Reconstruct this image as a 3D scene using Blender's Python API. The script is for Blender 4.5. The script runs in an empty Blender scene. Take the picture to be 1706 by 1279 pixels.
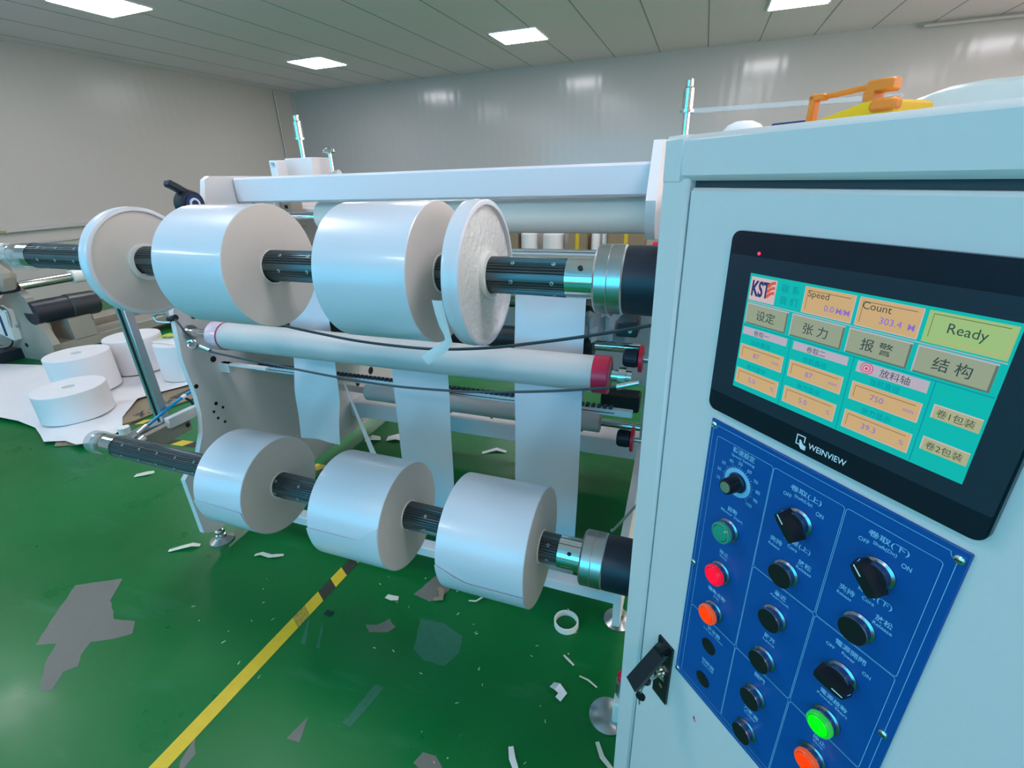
import bpy, math, random
from mathutils import Vector, Matrix
random.seed(7)
SC = bpy.context.scene
COL = SC.collection
PI = math.pi

# ---------------------------------------------------------------- camera, world, exposure
cam_d = bpy.data.cameras.new('camera')
cam = bpy.data.objects.new('camera', cam_d)
COL.objects.link(cam)
cam_d.sensor_width = 36.0
cam_d.lens = 807.13 / 1706 * 36.0
cam_d.clip_start = 0.02
_r = Vector((0.93917, 0.34201, -0.03157)); _u = Vector((-0.10845, 0.38252, 0.91756)); _f = Vector((-0.32589, 0.85832, -0.39634))
cam.matrix_world = Matrix(((_r.x, _u.x, -_f.x, 0), (_r.y, _u.y, -_f.y, 0), (_r.z, _u.z, -_f.z, 1.47), (0, 0, 0, 1)))
SC.camera = cam
SC.view_settings.view_transform = 'Standard'
SC.view_settings.look = 'None'
SC.view_settings.gamma = 1.0
SC.view_settings.use_curve_mapping = False
SC.view_settings.exposure = 0.0
w = bpy.data.worlds.new('world'); SC.world = w; w.use_nodes = True
w.node_tree.nodes['Background'].inputs[0].default_value = (0.5, 0.65, 0.8, 1)
w.node_tree.nodes['Background'].inputs[1].default_value = 0.3
LAMP = 26.0          # radiance of the ceiling panels
WINDOW = 4.7         # radiance of the daylit glazing behind the photographer
SIDELIGHT = 3.6      # radiance of the fill strip added on the right-hand wall

# ---------------------------------------------------------------- materials
def mat(name, color, rough=0.5, metal=0.0, vary=0.0, vscale=8.0, bump=0.0, bscale=40.0, emit=None, estr=0.0, trans=0.0, alpha=1.0, coat=0.0, spec=0.5, ior=1.45, sss=0.0, stretch=None, rvary=0.0):
    m = bpy.data.materials.new(name); m.use_nodes = True
    nt = m.node_tree; b = nt.nodes['Principled BSDF']
    b.inputs['Base Color'].default_value = (*color, 1)
    b.inputs['Roughness'].default_value = rough
    b.inputs['Metallic'].default_value = metal
    b.inputs['Coat Weight'].default_value = coat
    b.inputs['Coat Roughness'].default_value = 0.08
    b.inputs['Specular IOR Level'].default_value = spec
    b.inputs['IOR'].default_value = ior
    b.inputs['Transmission Weight'].default_value = trans
    b.inputs['Alpha'].default_value = alpha
    if emit:
        b.inputs['Emission Color'].default_value = (*emit, 1); b.inputs['Emission Strength'].default_value = estr
    if vary or bump or rvary:
        tc = nt.nodes.new('ShaderNodeTexCoord'); mp = nt.nodes.new('ShaderNodeMapping')
        nt.links.new(tc.outputs['Object'], mp.inputs[0])
        if stretch: mp.inputs['Scale'].default_value = stretch
        if vary or rvary:
            n = nt.nodes.new('ShaderNodeTexNoise'); n.inputs['Scale'].default_value = vscale; n.inputs['Detail'].default_value = 5
            nt.links.new(mp.outputs[0], n.inputs[0])
        if vary:
            mx = nt.nodes.new('ShaderNodeMix'); mx.data_type = 'RGBA'
            mx.inputs[6].default_value = (*[max(0, c * (1 - vary)) for c in color], 1)
            mx.inputs[7].default_value = (*[min(1, c * (1 + vary)) for c in color], 1)
            nt.links.new(n.outputs[0], mx.inputs[0]); nt.links.new(mx.outputs[2], b.inputs['Base Color'])
        if rvary:
            mr = nt.nodes.new('ShaderNodeMapRange')
            mr.inputs[1].default_value = 0.3; mr.inputs[2].default_value = 0.7
            mr.inputs[3].default_value = max(0, rough - rvary); mr.inputs[4].default_value = rough + rvary
            nt.links.new(n.outputs[0], mr.inputs[0]); nt.links.new(mr.outputs[0], b.inputs['Roughness'])
        if bump:
            n2 = nt.nodes.new('ShaderNodeTexNoise'); n2.inputs['Scale'].default_value = bscale; n2.inputs['Detail'].default_value = 3
            nt.links.new(mp.outputs[0], n2.inputs[0])
            bp = nt.nodes.new('ShaderNodeBump'); bp.inputs['Strength'].default_value = bump; bp.inputs['Distance'].default_value = 0.01
            nt.links.new(n2.outputs[0], bp.inputs['Height']); nt.links.new(bp.outputs[0], b.inputs['Normal'])
    return m

M = {}
M['cab'] = mat('pale_enamel', (0.63, 0.63, 0.62), 0.38, vary=0.02, vscale=3, bump=0.02, bscale=220)
M['mach'] = mat('machine_enamel', (0.72, 0.70, 0.71), 0.42, vary=0.03, vscale=3, bump=0.03, bscale=160)
M['beam'] = mat('beam_enamel', (0.72, 0.71, 0.76), 0.4, vary=0.02, vscale=3)
M['paper'] = mat('paper_web', (0.64, 0.66, 0.72), 0.30, vary=0.012, vscale=5, spec=0.7, coat=0.35)
M['paper_side'] = mat('paper_roll_side', (0.62, 0.57, 0.53), 0.7, vary=0.02, vscale=60)
M['paper_soft'] = mat('paper_matte', (0.76, 0.73, 0.74), 0.6, vary=0.03, vscale=7, bump=0.15, bscale=9)
M['core'] = mat('core_plastic', (0.80, 0.80, 0.76), 0.4)
M['film'] = mat('wrinkled_film_face', (0.74, 0.73, 0.70), 0.22, vary=0.05, vscale=20, bump=0.55, bscale=75, coat=0.5)
M['shaft'] = mat('anodised_shaft', (0.10, 0.12, 0.125), 0.36, metal=0.7, vary=0.1, vscale=30)
M['groove'] = mat('shaft_groove', (0.01, 0.012, 0.014), 0.5)
M['chrome'] = mat('polished_steel', (0.80, 0.80, 0.80), 0.12, metal=1.0)
M['steel'] = mat('turned_steel', (0.55, 0.57, 0.58), 0.28, metal=1.0)
M['alu'] = mat('aluminium', (0.60, 0.62, 0.64), 0.33, metal=0.9)
M['hub'] = mat('black_paint', (0.012, 0.016, 0.028), 0.42)
M['black'] = mat('black_plastic', (0.008, 0.009, 0.013), 0.35)
M['rubber'] = mat('grey_rubber', (0.55, 0.54, 0.53), 0.42, vary=0.05, vscale=6)
M['blackrub'] = mat('black_rubber', (0.03, 0.035, 0.04), 0.35)
M['red'] = mat('red_band', (0.62, 0.02, 0.07), 0.3)
M['redcap'] = mat('red_plastic', (0.75, 0.01, 0.04), 0.35)
M['wrap'] = mat('clear_wrap', (0.74, 0.55, 0.62), 0.18, vary=0.2, vscale=60, bump=0.2, bscale=60, coat=0.6)
M['rope'] = mat('dark_cable', (0.03, 0.05, 0.06), 0.5)
M['hole'] = mat('bolt_hole', (0.006, 0.007, 0.008), 0.6)
M['blue'] = mat('panel_blue', (0.001, 0.075, 0.30), 0.36, vary=0.04, vscale=6)
M['ink'] = mat('panel_print', (0.22, 0.52, 0.72), 0.5)
M['gap_shade'] = mat('gap_shade_sheet', (0.03, 0.05, 0.06), 0.6)  # shade of the door gaps, put into a dark colour
M['btn'] = mat('button_metal', (0.30, 0.36, 0.42), 0.24, metal=1.0)
M['white_ink'] = mat('white_print', (0.75, 0.78, 0.8), 0.5)
M['bezel'] = mat('touch_bezel', (0.006, 0.009, 0.02), 0.22)
M['bezel2'] = mat('touch_overlay', (0.018, 0.028, 0.045), 0.25)
M['orange'] = mat('orange_plastic', (0.75, 0.22, 0.02), 0.4)
M['yellow'] = mat('yellow_plastic', (0.85, 0.50, 0.01), 0.3)
M['acrylic'] = mat('clear_acrylic', (0.62, 0.68, 0.72), 0.1, alpha=0.38, coat=0.4)
M['greyfilm'] = mat('grey_wrap_film', (0.42, 0.50, 0.50), 0.25, alpha=0.4, coat=0.4)
M['cloudfilm'] = mat('grey_clear_film', (0.35, 0.40, 0.42), 0.15, alpha=0.55, coat=0.6)
M['cloudy'] = mat('cloudy_plastic_sheet', (0.56, 0.66, 0.66), 0.25, alpha=0.75, bump=0.3, bscale=12)
M['cardboard'] = mat('cardboard', (0.27, 0.20, 0.13), 0.8, vary=0.1, vscale=12)
M['cast'] = mat('cast_enamel', (0.33, 0.30, 0.25), 0.5, vary=0.08, vscale=9)
M['tapey'] = mat('hazard_yellow', (0.66, 0.46, 0.02), 0.5, vary=0.12, vscale=40)
M['tapeb'] = mat('hazard_black', (0.03, 0.032, 0.022), 0.6, vary=0.6, vscale=90)
M['tapew'] = mat('hazard_worn', (0.36, 0.27, 0.03), 0.55, vary=0.9, vscale=120)
M['wear'] = mat('bare_screed', (0.155, 0.15, 0.13), 0.55, vary=0.08, vscale=20)
M['wear2'] = mat('scuffed_paint', (0.025, 0.15, 0.085), 0.5, vary=0.3, vscale=45)
M['hose'] = mat('blue_hose', (0.0, 0.28, 0.55), 0.3)
M['navy'] = mat('dark_blue_hose', (0.01, 0.03, 0.14), 0.35)
M['teeth'] = mat('dark_rail_teeth', (0.03, 0.05, 0.09), 0.45)
M['brass'] = mat('brass', (0.55, 0.45, 0.15), 0.3, metal=0.8)
M['scrap'] = mat('scrap_paper', (0.62, 0.64, 0.55), 0.6)
M['lime'] = mat('lime_print', (0.42, 0.55, 0.06), 0.5)
M['lug'] = mat('shaft_lug', (0.30, 0.40, 0.38), 0.4)
def emi(name, c, s, base=(0.02, 0.02, 0.02), rough=0.3): return mat(name, base, rough, emit=c, estr=s)
M['lamp'] = emi('lamp_diffuser', (0.97, 0.93, 1.0), LAMP, (0.8, 0.8, 0.8))
M['sky_glass'] = emi('daylit_glazing', (0.03, 0.60, 1.0), WINDOW, (0.1, 0.1, 0.1), 0.1)
M['fill_glow'] = emi('side_fill_glow', (1.0, 0.86, 0.80), SIDELIGHT, (0.1, 0.1, 0.1), 0.1)  # glow of the added fill strip
M['lampframe'] = mat('lamp_frame', (0.7, 0.7, 0.7), 0.4)
SCREEN = dict(cyan=(0.0, 0.47, 0.43), peach=(0.60, 0.40, 0.19), frame=(0.36, 0.22, 0.10), line=(0.16, 0.09, 0.05), grn=(0.33, 0.52, 0.20), grey=(0.30, 0.35, 0.25), greyhi=(0.44, 0.45, 0.50),
              greylo=(0.10, 0.17, 0.13), lav=(0.47, 0.42, 0.52), text=(0.03, 0.06, 0.06), purple=(0.22, 0.15, 0.62), navy=(0.02, 0.03, 0.14), pink=(0.62, 0.47, 0.50), redd=(0.62, 0.10, 0.05),
              rule=(0.0, 0.24, 0.36), mag=(0.62, 0.05, 0.24), tan=(0.40, 0.42, 0.24))
for k, c in SCREEN.items(): M['s_' + k] = emi('screen_' + k, c, 0.95, (0.01, 0.01, 0.01), 0.25)
M['led'] = emi('red_indicator', (1.0, 0.05, 0.12), 1.2)
M['b_green'] = mat('green_lens_unlit', (0.01, 0.30, 0.20), 0.2, coat=0.5)
M['b_greenrim'] = mat('green_lens_rim', (0.03, 0.32, 0.20), 0.3, coat=0.4)
M['b_red'] = emi('red_lens_lit', (1.0, 0.0, 0.035), 1.0, (0.2, 0.0, 0.01), 0.35)
M['b_redrim'] = emi('red_lens_rim', (1.0, 0.0, 0.04), 0.6, (0.3, 0.01, 0.02), 0.25)
M['b_or'] = emi('orange_lens_lit', (1.0, 0.035, 0.0), 1.0, (0.2, 0.02, 0.0), 0.35)
M['b_orrim'] = emi('orange_lens_rim', (0.9, 0.08, 0.02), 0.5, (0.4, 0.08, 0.02), 0.25)
M['b_lit'] = emi('green_lens_lit', (0.0, 1.0, 0.005), 1.1, (0.0, 0.3, 0.0), 0.35)
M['b_litrim'] = emi('green_lens_lit_rim', (0.01, 0.55, 0.03), 0.45, (0.03, 0.4, 0.06), 0.25)

# green floor paint: glossy, with faint scuffs and grime
def floor_mat():
    m = bpy.data.materials.new('green_floor_paint'); m.use_nodes = True; nt = m.node_tree; b = nt.nodes['Principled BSDF']
    tc = nt.nodes.new('ShaderNodeTexCoord')
    def noise(scale, detail, stretch=(1, 1, 1), rot=0):
        mp = nt.nodes.new('ShaderNodeMapping'); mp.inputs['Scale'].default_value = stretch; mp.inputs['Rotation'].default_value = (0, 0, rot)
        nt.links.new(tc.outputs['Object'], mp.inputs[0])
        n = nt.nodes.new('ShaderNodeTexNoise'); n.inputs['Scale'].default_value = scale; n.inputs['Detail'].default_value = detail
        nt.links.new(mp.outputs[0], n.inputs[0]); return n.outputs[0]
    def ramp(src, a, b_, lo=0.0, hi=1.0):
        r = nt.nodes.new('ShaderNodeMapRange'); r.inputs[1].default_value = a; r.inputs[2].default_value = b_; r.inputs[3].default_value = lo; r.inputs[4].default_value = hi
        nt.links.new(src, r.inputs[0]); return r.outputs[0]
    def mix(f, c1, c2):
        x = nt.nodes.new('ShaderNodeMix'); x.data_type = 'RGBA'
        nt.links.new(f, x.inputs[0])
        for i, c in ((6, c1), (7, c2)):
            if isinstance(c, tuple): x.inputs[i].default_value = (*c, 1)
            else: nt.links.new(c, x.inputs[i])
        return x.outputs[2]
    base = mix(ramp(noise(1.1, 4), 0.3, 0.7), (0.000, 0.115, 0.020), (0.000, 0.155, 0.034))
    base = mix(ramp(noise(5, 6, (0.5, 2.4, 1), 0.5), 0.60, 0.85, 0, 0.30), base, (0.10, 0.30, 0.20))
    base = mix(ramp(noise(26, 6), 0.70, 0.78, 0, 0.35), base, (0.10, 0.20, 0.12))
    b.inputs['Specular IOR Level'].default_value = 0.36
    nt.links.new(base, b.inputs['Base Color'])
    nt.links.new(ramp(noise(3, 5), 0.3, 0.7, 0.24, 0.44), b.inputs['Roughness'])
    bp = nt.nodes.new('ShaderNodeBump'); bp.inputs['Strength'].default_value = 0.12; bp.inputs['Distance'].default_value = 0.01
    nt.links.new(noise(7, 3), bp.inputs['Height']); nt.links.new(bp.outputs[0], b.inputs['Normal'])
    return m
M['floor'] = floor_mat()
# ribbed sandwich-panel wall
def wall_mat(name, color, axis, rough):
    m = bpy.data.materials.new(name); m.use_nodes = True; nt = m.node_tree; b = nt.nodes['Principled BSDF']
    b.inputs['Base Color'].default_value = (*color, 1); b.inputs['Roughness'].default_value = rough
    tc = nt.nodes.new('ShaderNodeTexCoord')
    wv = nt.nodes.new('ShaderNodeTexWave'); wv.wave_type = 'BANDS'; wv.bands_direction = axis; wv.inputs['Scale'].default_value = 2.1; wv.inputs['Distortion'].default_value = 0.25; wv.inputs['Detail'].default_value = 2
    nt.links.new(tc.outputs['Object'], wv.inputs[0])
    bp = nt.nodes.new('ShaderNodeBump'); bp.inputs['Strength'].default_value = 0.10; bp.inputs['Distance'].default_value = 0.010
    nt.links.new(wv.outputs[1], bp.inputs['Height']); nt.links.new(bp.outputs[0], b.inputs['Normal'])
    return m
M['wall_back'] = wall_mat('ribbed_panel_cool_lit', (0.50, 0.48, 0.47), 'X', 0.17)  # same panels as the side walls; cooler cast of light put into the colour
M['wall_side'] = wall_mat('ribbed_panel_warm_lit', (0.56, 0.51, 0.47), 'Y', 0.28)  # same panels again, with the warm cast of the light put into the colour
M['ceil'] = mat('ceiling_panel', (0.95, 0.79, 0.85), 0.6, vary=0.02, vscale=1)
M['seam'] = mat('ceiling_seam', (0.34, 0.32, 0.32), 0.7)
M['trim'] = mat('grey_trim', (0.52, 0.50, 0.48), 0.5)

# ---------------------------------------------------------------- mesh builder
class MB:
    def __init__(s): s.v = []; s.f = []; s.m = []; s.sm = []; s.mats = []
    def mi(s, m):
        if isinstance(m, str): m = M[m]
        if m not in s.mats: s.mats.append(m)
        return s.mats.index(m)
    def add(s, verts, faces, m, smooth=False):
        o = len(s.v); k = s.mi(m)
        s.v += [tuple(p) for p in verts]
        for f in faces: s.f.append(tuple(o + i for i in f)); s.m.append(k); s.sm.append(smooth)
        return s
    def box(s, a, b, m, bev=0.0, R=None, c=None):
        x0, x1 = sorted((a[0], b[0])); y0, y1 = sorted((a[1], b[1])); z0, z1 = sorted((a[2], b[2]))
        if bev <= 0:
            v = [(x, y, z) for x in (x0, x1) for y in (y0, y1) for z in (z0, z1)]
            f = [(0, 1, 3, 2), (4, 6, 7, 5), (0, 4, 5, 1), (2, 3, 7, 6), (0, 2, 6, 4), (1, 5, 7, 3)]
        else:
            e = min(bev, (x1 - x0) / 2.01, (y1 - y0) / 2.01, (z1 - z0) / 2.01); v = []; f = []; ids = {}
            X = (x0, x1); Y = (y0, y1); Z = (z0, z1)
            for i in (0, 1):
                for j in (0, 1):
                    for k in (0, 1):
                        sx, sy, sz = (1, -1)[i], (1, -1)[j], (1, -1)[k]
                        for ax, d in enumerate(((0, e, e), (e, 0, e), (e, e, 0))):
                            ids[i, j, k, ax] = len(v); v.append((X[i] + sx * d[0], Y[j] + sy * d[1], Z[k] + sz * d[2]))
            g = lambda i, j, k, a: ids[i, j, k, a]
            for i in (0, 1):
                f.append([g(i, 0, 0, 0), g(i, 1, 0, 0), g(i, 1, 1, 0), g(i, 0, 1, 0)])
                f.append([g(0, i, 0, 1), g(1, i, 0, 1), g(1, i, 1, 1), g(0, i, 1, 1)])
                f.append([g(0, 0, i, 2), g(1, 0, i, 2), g(1, 1, i, 2), g(0, 1, i, 2)])
            for i in (0, 1):
                for j in (0, 1):
                    f.append([g(i, j, 0, 0), g(i, j, 1, 0), g(i, j, 1, 1), g(i, j, 0, 1)])
                    f.append([g(i, 0, j, 0), g(i, 1, j, 0), g(i, 1, j, 2), g(i, 0, j, 2)])
                    f.append([g(0, i, j, 1), g(1, i, j, 1), g(1, i, j, 2), g(0, i, j, 2)])
                    for k in (0, 1): f.append([g(i, j, k, 0), g(i, j, k, 1), g(i, j, k, 2)])
        if R is not None:
            cc = Vector(c if c else ((x0 + x1) / 2, (y0 + y1) / 2, (z0 + z1) / 2))
            v = [tuple(R @ (Vector(p) - cc) + cc) for p in v]
        return s.add(v, f, m)
    def prism(s, poly, plane, d0, d1, m, m_side=None, n_sides_smooth=False):
        # poly in the given plane ('x': (y,z), 'y': (x,z), 'z': (x,y)), extruded from d0 to d1
        P = {'x': lambda a, b, d: (d, a, b), 'y': lambda a, b, d: (a, d, b), 'z': lambda a, b, d: (a, b, d)}[plane]
        n = len(poly)
        s.add([P(a, b, d0) for a, b in poly] + [P(a, b, d1) for a, b in poly], [tuple(range(n)), tuple(range(2 * n - 1, n - 1, -1))], m)
        s.add([P(a, b, d0) for a, b in poly] + [P(a, b, d1) for a, b in poly], [(i, (i + 1) % n, (i + 1) % n + n, i + n) for i in range(n)], m_side or m, n_sides_smooth)
        return s
    def lathe(s, o, axis, prof, m, n=48, smooth=True, mats=None, close=False):
        # prof: (distance along axis, radius)
        o = Vector(o); a = Vector(axis).normalized()
        t = Vector((0, 0, 1)) if abs(a.z) < 0.9 else Vector((0, 1, 0))
        p = a.cross(t).normalized(); q = a.cross(p)
        v = []
        for d, r in prof:
            for i in range(n):
                th = 2 * PI * i / n; v.append(o + a * d + (p * math.cos(th) + q * math.sin(th)) * r)
        k = len(prof)
        for j in range(k - 1 + (1 if close else 0)):
            j2 = (j + 1) % k
            mm = mats[j] if mats else m
            if prof[j][1] < 1e-9 and prof[j2][1] < 1e-9: continue
            vv = v[j * n:(j + 1) * n] + v[j2 * n:(j2 + 1) * n]
            s.add(vv, [(i, (i + 1) % n, (i + 1) % n + n, i + n) for i in range(n)], mm, smooth)
        return s
    def cyl(s, a, b, r, m, n=32, r2=None, bev=0.0, cap=None):
        a = Vector(a); b = Vector(b); L = (b - a).length; r2 = r if r2 is None else r2
        e = min(bev, r * 0.5, r2 * 0.5, L * 0.4)
        prof = [(0, 0), (0, r - e), (e, r), (L - e, r2), (L, r2 - e), (L, 0)] if e > 0 else [(0, 0), (0, r), (L, r2), (L, 0)]
        c = cap or m
        ms = [c] + [m] * (len(prof) - 3) + [c]
        return s.lathe(a, b - a, prof, m, n, mats=ms)
    def tube(s, pts, r, m, n=8, sub=6):
        P = [Vector(p) for p in pts]
        if sub > 1 and len(P) > 2:
            Q = []
            for i in range(len(P) - 1):
                p0 = P[max(i - 1, 0)]; p1 = P[i]; p2 = P[i + 1]; p3 = P[min(i + 2, len(P) - 1)]
                for k in range(sub):
                    t = k / sub
                    Q.append(0.5 * ((2 * p1) + (p2 - p0) * t + (2 * p0 - 5 * p1 + 4 * p2 - p3) * t * t + (3 * p1 - p0 - 3 * p2 + p3) * t ** 3))
            Q.append(P[-1]); P = Q
        v = []; up = Vector((0.1, 0.2, 1)).normalized()
        for i, p in enumerate(P):
            d = (P[min(i + 1, len(P) - 1)] - P[max(i - 1, 0)]).normalized()
            a = d.cross(up)
            if a.length < 1e-3: a = d.cross(Vector((1, 0, 0)))
            a.normalize(); b = a.cross(d); up = b
            for k in range(n):
                th = 2 * PI * k / n; v.append(p + (a * math.cos(th) + b * math.sin(th)) * r)
        L = len(P)
        f = [(i * n + k, i * n + (k + 1) % n, (i + 1) * n + (k + 1) % n, (i + 1) * n + k) for i in range(L - 1) for k in range(n)]
        f += [tuple(range(n)), tuple((L - 1) * n + k for k in range(n))]
        return s.add(v, f, m, True)
    def sheet(s, rows, m, th=0.001, smooth=True):
        # rows: grid of points; gives both sides and a thin rim
        R = len(rows); Cn = len(rows[0]); P = [[Vector(p) for p in r] for r in rows]
        N = [[None] * Cn for _ in range(R)]
        for i in range(R):
            for j in range(Cn):
                a = P[min(i + 1, R - 1)][j] - P[max(i - 1, 0)][j]; b = P[i][min(j + 1, Cn - 1)] - P[i][max(j - 1, 0)]
                c = a.cross(b); N[i][j] = c.normalized() if c.length > 1e-12 else Vector((0, 0, 1))
        v = [P[i][j] + N[i][j] * th / 2 for i in range(R) for j in range(Cn)] + [P[i][j] - N[i][j] * th / 2 for i in range(R) for j in range(Cn)]
        o = R * Cn; f = []
        for i in range(R - 1):
            for j in range(Cn - 1):
                q = (i * Cn + j, i * Cn + j + 1, (i + 1) * Cn + j + 1, (i + 1) * Cn + j)
                f.append(q); f.append(tuple(o + k for k in reversed(q)))
        edge = [i for i in range(Cn)] + [r * Cn + Cn - 1 for r in range(1, R)] + [(R - 1) * Cn + c for c in range(Cn - 2, -1, -1)] + [r * Cn for r in range(R - 2, 0, -1)]
        s.add(v, f, m, smooth)
        s.add(v, [(edge[k], edge[(k + 1) % len(edge)], edge[(k + 1) % len(edge)] + o, edge[k] + o) for k in range(len(edge))], m, False)
        return s
    def text(s, body, o, xd, yd, h, m, align='C', width=None, squash=1.0, bold=0.0):
        # flat lettering: o = middle (or left) of the line's centre, h = capital height
        key = (body, bold)
        if key not in _glyphs:
            c = bpy.data.curves.new('lettering', 'FONT'); c.body = body; c.resolution_u = 3; c.offset = bold
            ob = bpy.data.objects.new('lettering', c); COL.objects.link(ob); bpy.context.view_layer.update()
            ev = ob.evaluated_get(bpy.context.evaluated_depsgraph_get()); me = ev.to_mesh()
            _glyphs[key] = ([(q.co.x, q.co.y) for q in me.vertices], [tuple(p.vertices) for p in me.polygons])
            ev.to_mesh_clear(); bpy.data.objects.remove(ob); bpy.data.curves.remove(c)
        vs, fs = _glyphs[key]
        if not vs: return s
        x0 = min(a for a, b in vs); x1 = max(a for a, b in vs); y0 = min(b for a, b in vs); y1 = max(b for a, b in vs)
        k = h / max(y1 - y0, 1e-6); kx = k * squash
        if width: kx = width / (x1 - x0)
        ox = {'C': (x0 + x1) / 2, 'L': x0, 'R': x1}[align]; oy = (y0 + y1) / 2
        O = Vector(o); X = Vector(xd); Y = Vector(yd)
        return s.add([O + X * ((a - ox) * kx) + Y * ((b - oy) * k) for a, b in vs], fs, m)
    def build(s, name, parent=None, loc=None, angle=38, label=None):
        me = bpy.data.meshes.new(name)
        o = bpy.data.objects.new(name, me); COL.objects.link(o)
        if parent is not None:
            o.parent = parent; W = world_of(parent)
            if loc is not None: o.location = Vector(loc) - W
        elif loc is not None: o.location = loc
        L = Vector(loc) if loc is not None else (world_of(parent) if parent is not None else Vector((0, 0, 0)))
        o['_w'] = list(L)
        me.from_pydata([tuple(Vector(p) - L) for p in s.v], [], s.f)
        for m in s.mats: me.materials.append(m)
        for p, k, sm in zip(me.polygons, s.m, s.sm): p.material_index = k; p.use_smooth = sm
        import bmesh
        bm = bmesh.new(); bm.from_mesh(me); bmesh.ops.remove_doubles(bm, verts=bm.verts, dist=1e-6)
        bmesh.ops.recalc_face_normals(bm, faces=bm.faces); bm.to_mesh(me); bm.free()
        me.set_sharp_from_angle(angle=math.radians(angle))
        if label: o['label'] = label
        return o
_glyphs = {}
def world_of(o):
    return Vector(o['_w']) if '_w' in o else Vector((0, 0, 0))
def thing(name, loc, label, cat, group=None, rotz=0.0):
    o = bpy.data.objects.new(name, None); COL.objects.link(o); o.location = loc; o.rotation_euler = (0, 0, rotz)
    o.empty_display_size = 0.1
    # a rotated thing is built in its own frame, so its children count from zero
    o['_w'] = [0, 0, 0] if rotz else list(loc)
    tag(o, label, cat, group); return o
def tag(o, label, cat, group=None, kind=None):
    o['label'] = label; o['category'] = cat
    if group: o['group'] = group
    if kind: o['kind'] = kind
    return o
def struct(o): o['kind'] = 'structure'; return o
def copy_tree(o, parent=None):
    c = o.copy(); COL.objects.link(c)
    if parent is not None: c.parent = parent
    for ch in list(o.children): copy_tree(ch, c)
    return c

# ================================================================ ROOM
XL, XR, YB, YF, H = -8.05, 5.2, 9.15, -3.6, 3.13
struct(MB().box((XL - .1, YF - .1, -0.1), (XR + .1, YB + .1, 0), 'floor').build('floor'))
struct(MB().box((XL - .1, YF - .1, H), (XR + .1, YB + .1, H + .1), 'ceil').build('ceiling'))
sm = MB()
x = -0.151 - 0.69 * 11
while x < XR:
    sm.box((x - .006, YF, H - .002), (x + .006, YB, H + .004), 'seam'); x += 0.69
struct(sm.build('trim_1'))
struct(MB().box((XL - .1, YB, 0), (XR + .1, YB + .1, H), 'wall_back').build('wall_back'))
struct(MB().box((XL - .1, YF, 0), (XL, YB, H), 'wall_side').build('wall_left'))
struct(MB().box((XR, YF, 0), (XR + .1, YB, H), 'wall_side').build('wall_right'))
struct(MB().box((XL - .1, YF - .1, 0), (XR + .1, YF, H), 'wall_side').build('wall_front'))
# daylit windows behind the photographer
wx0, wx1, wz0, wz1 = -6.4, -0.3, 0.6, 2.7
win = struct(MB().box((wx0, YF + .005, wz0), (wx1, YF + .02, wz1), 'sky_glass').build('window_1'))
fr = MB()
fr.box((wx0 - .06, YF, wz0 - .06), (wx1 + .06, YF + .06, wz0), 'trim').box((wx0 - .06, YF, wz1), (wx1 + .06, YF + .06, wz1 + .06), 'trim')
for k in range(7): 
    xx = wx0 + (wx1 - wx0) * k / 6; fr.box((xx - .03, YF, wz0), (xx + .03, YF + .06, wz1), 'trim')
fr.build('window_frame', win)
sg = struct(MB().box((XR - .02, -1.6, .9), (XR - .005, 7.6, 2.9), 'fill_glow').build('side_fill'))  # glowing strip added to brighten the ceiling and right-facing sides
fr = MB().box((XR - .06, -1.66, .84), (XR, 7.66, .9), 'trim').box((XR - .06, -1.66, 2.9), (XR, 7.66, 2.96), 'trim')
for k in range(8):
    yy = -1.6 + 9.2 * k / 7; fr.box((XR - .06, yy - .03, .9), (XR, yy + .03, 2.9), 'trim')
fr.build('window_frame', sg)  # frame dressing the added fill strip
# ledge rails along the left wall, corner strips and conduit
tr = MB().box((XL, -3, 1.0), (XL + .05, YB, 1.05), 'trim', .01).box((XL, -3, .845), (XL + .025, YB, .87), 'trim'); struct(tr.build('trim_2'))
struct(MB().box((XL, YB - .05, 0), (XL + .05, YB, H), 'trim').build('trim_3'))
struct(MB().cyl((XL + .04, 8.65, 0), (XL + .04, 8.65, H), .018, 'trim').build('trim_4'))
c_ = MB().cyl((2.48, 9.06, H - .05), (XR, 9.06, H - .05), .02, 'trim').build('conduit_pipe')
tag(c_, 'thin grey conduit pipe running under the ceiling at upper right of back wall', 'pipe')

def ceiling_light(x, y, label):
    t = thing('ceiling_light', (x, y, H), label, 'light', 'square ceiling panel lights')
    MB().box((x - .32, y - .32, H - .014), (x + .32, y + .32, H - .0005), 'lampframe').build('frame', t)
    MB().box((x - .298, y - .298, H - .018), (x + .298, y + .298, H - .0135), 'lamp').build('diffuser', t)
lab = {(-5.71, 7.18): 'square ceiling light nearest the corner of left wall and back wall',
       (-2.46, 7.18): 'square ceiling light near back wall, above the middle of the slitting machine',
       (0.79, 7.18): 'square ceiling light near back wall, cut by the top edge above the orange tape dispenser',
       (-5.71, 4.1): 'large bright ceiling light cut by the top edge near the left wall'}
for yy in (7.18, 4.1, 1.0, -2.1):
    for xx in (-5.71, -2.46, 0.79, 4.04):
        ceiling_light(xx, yy, lab.get((xx, yy), 'square ceiling panel light outside the picture'))

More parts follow.
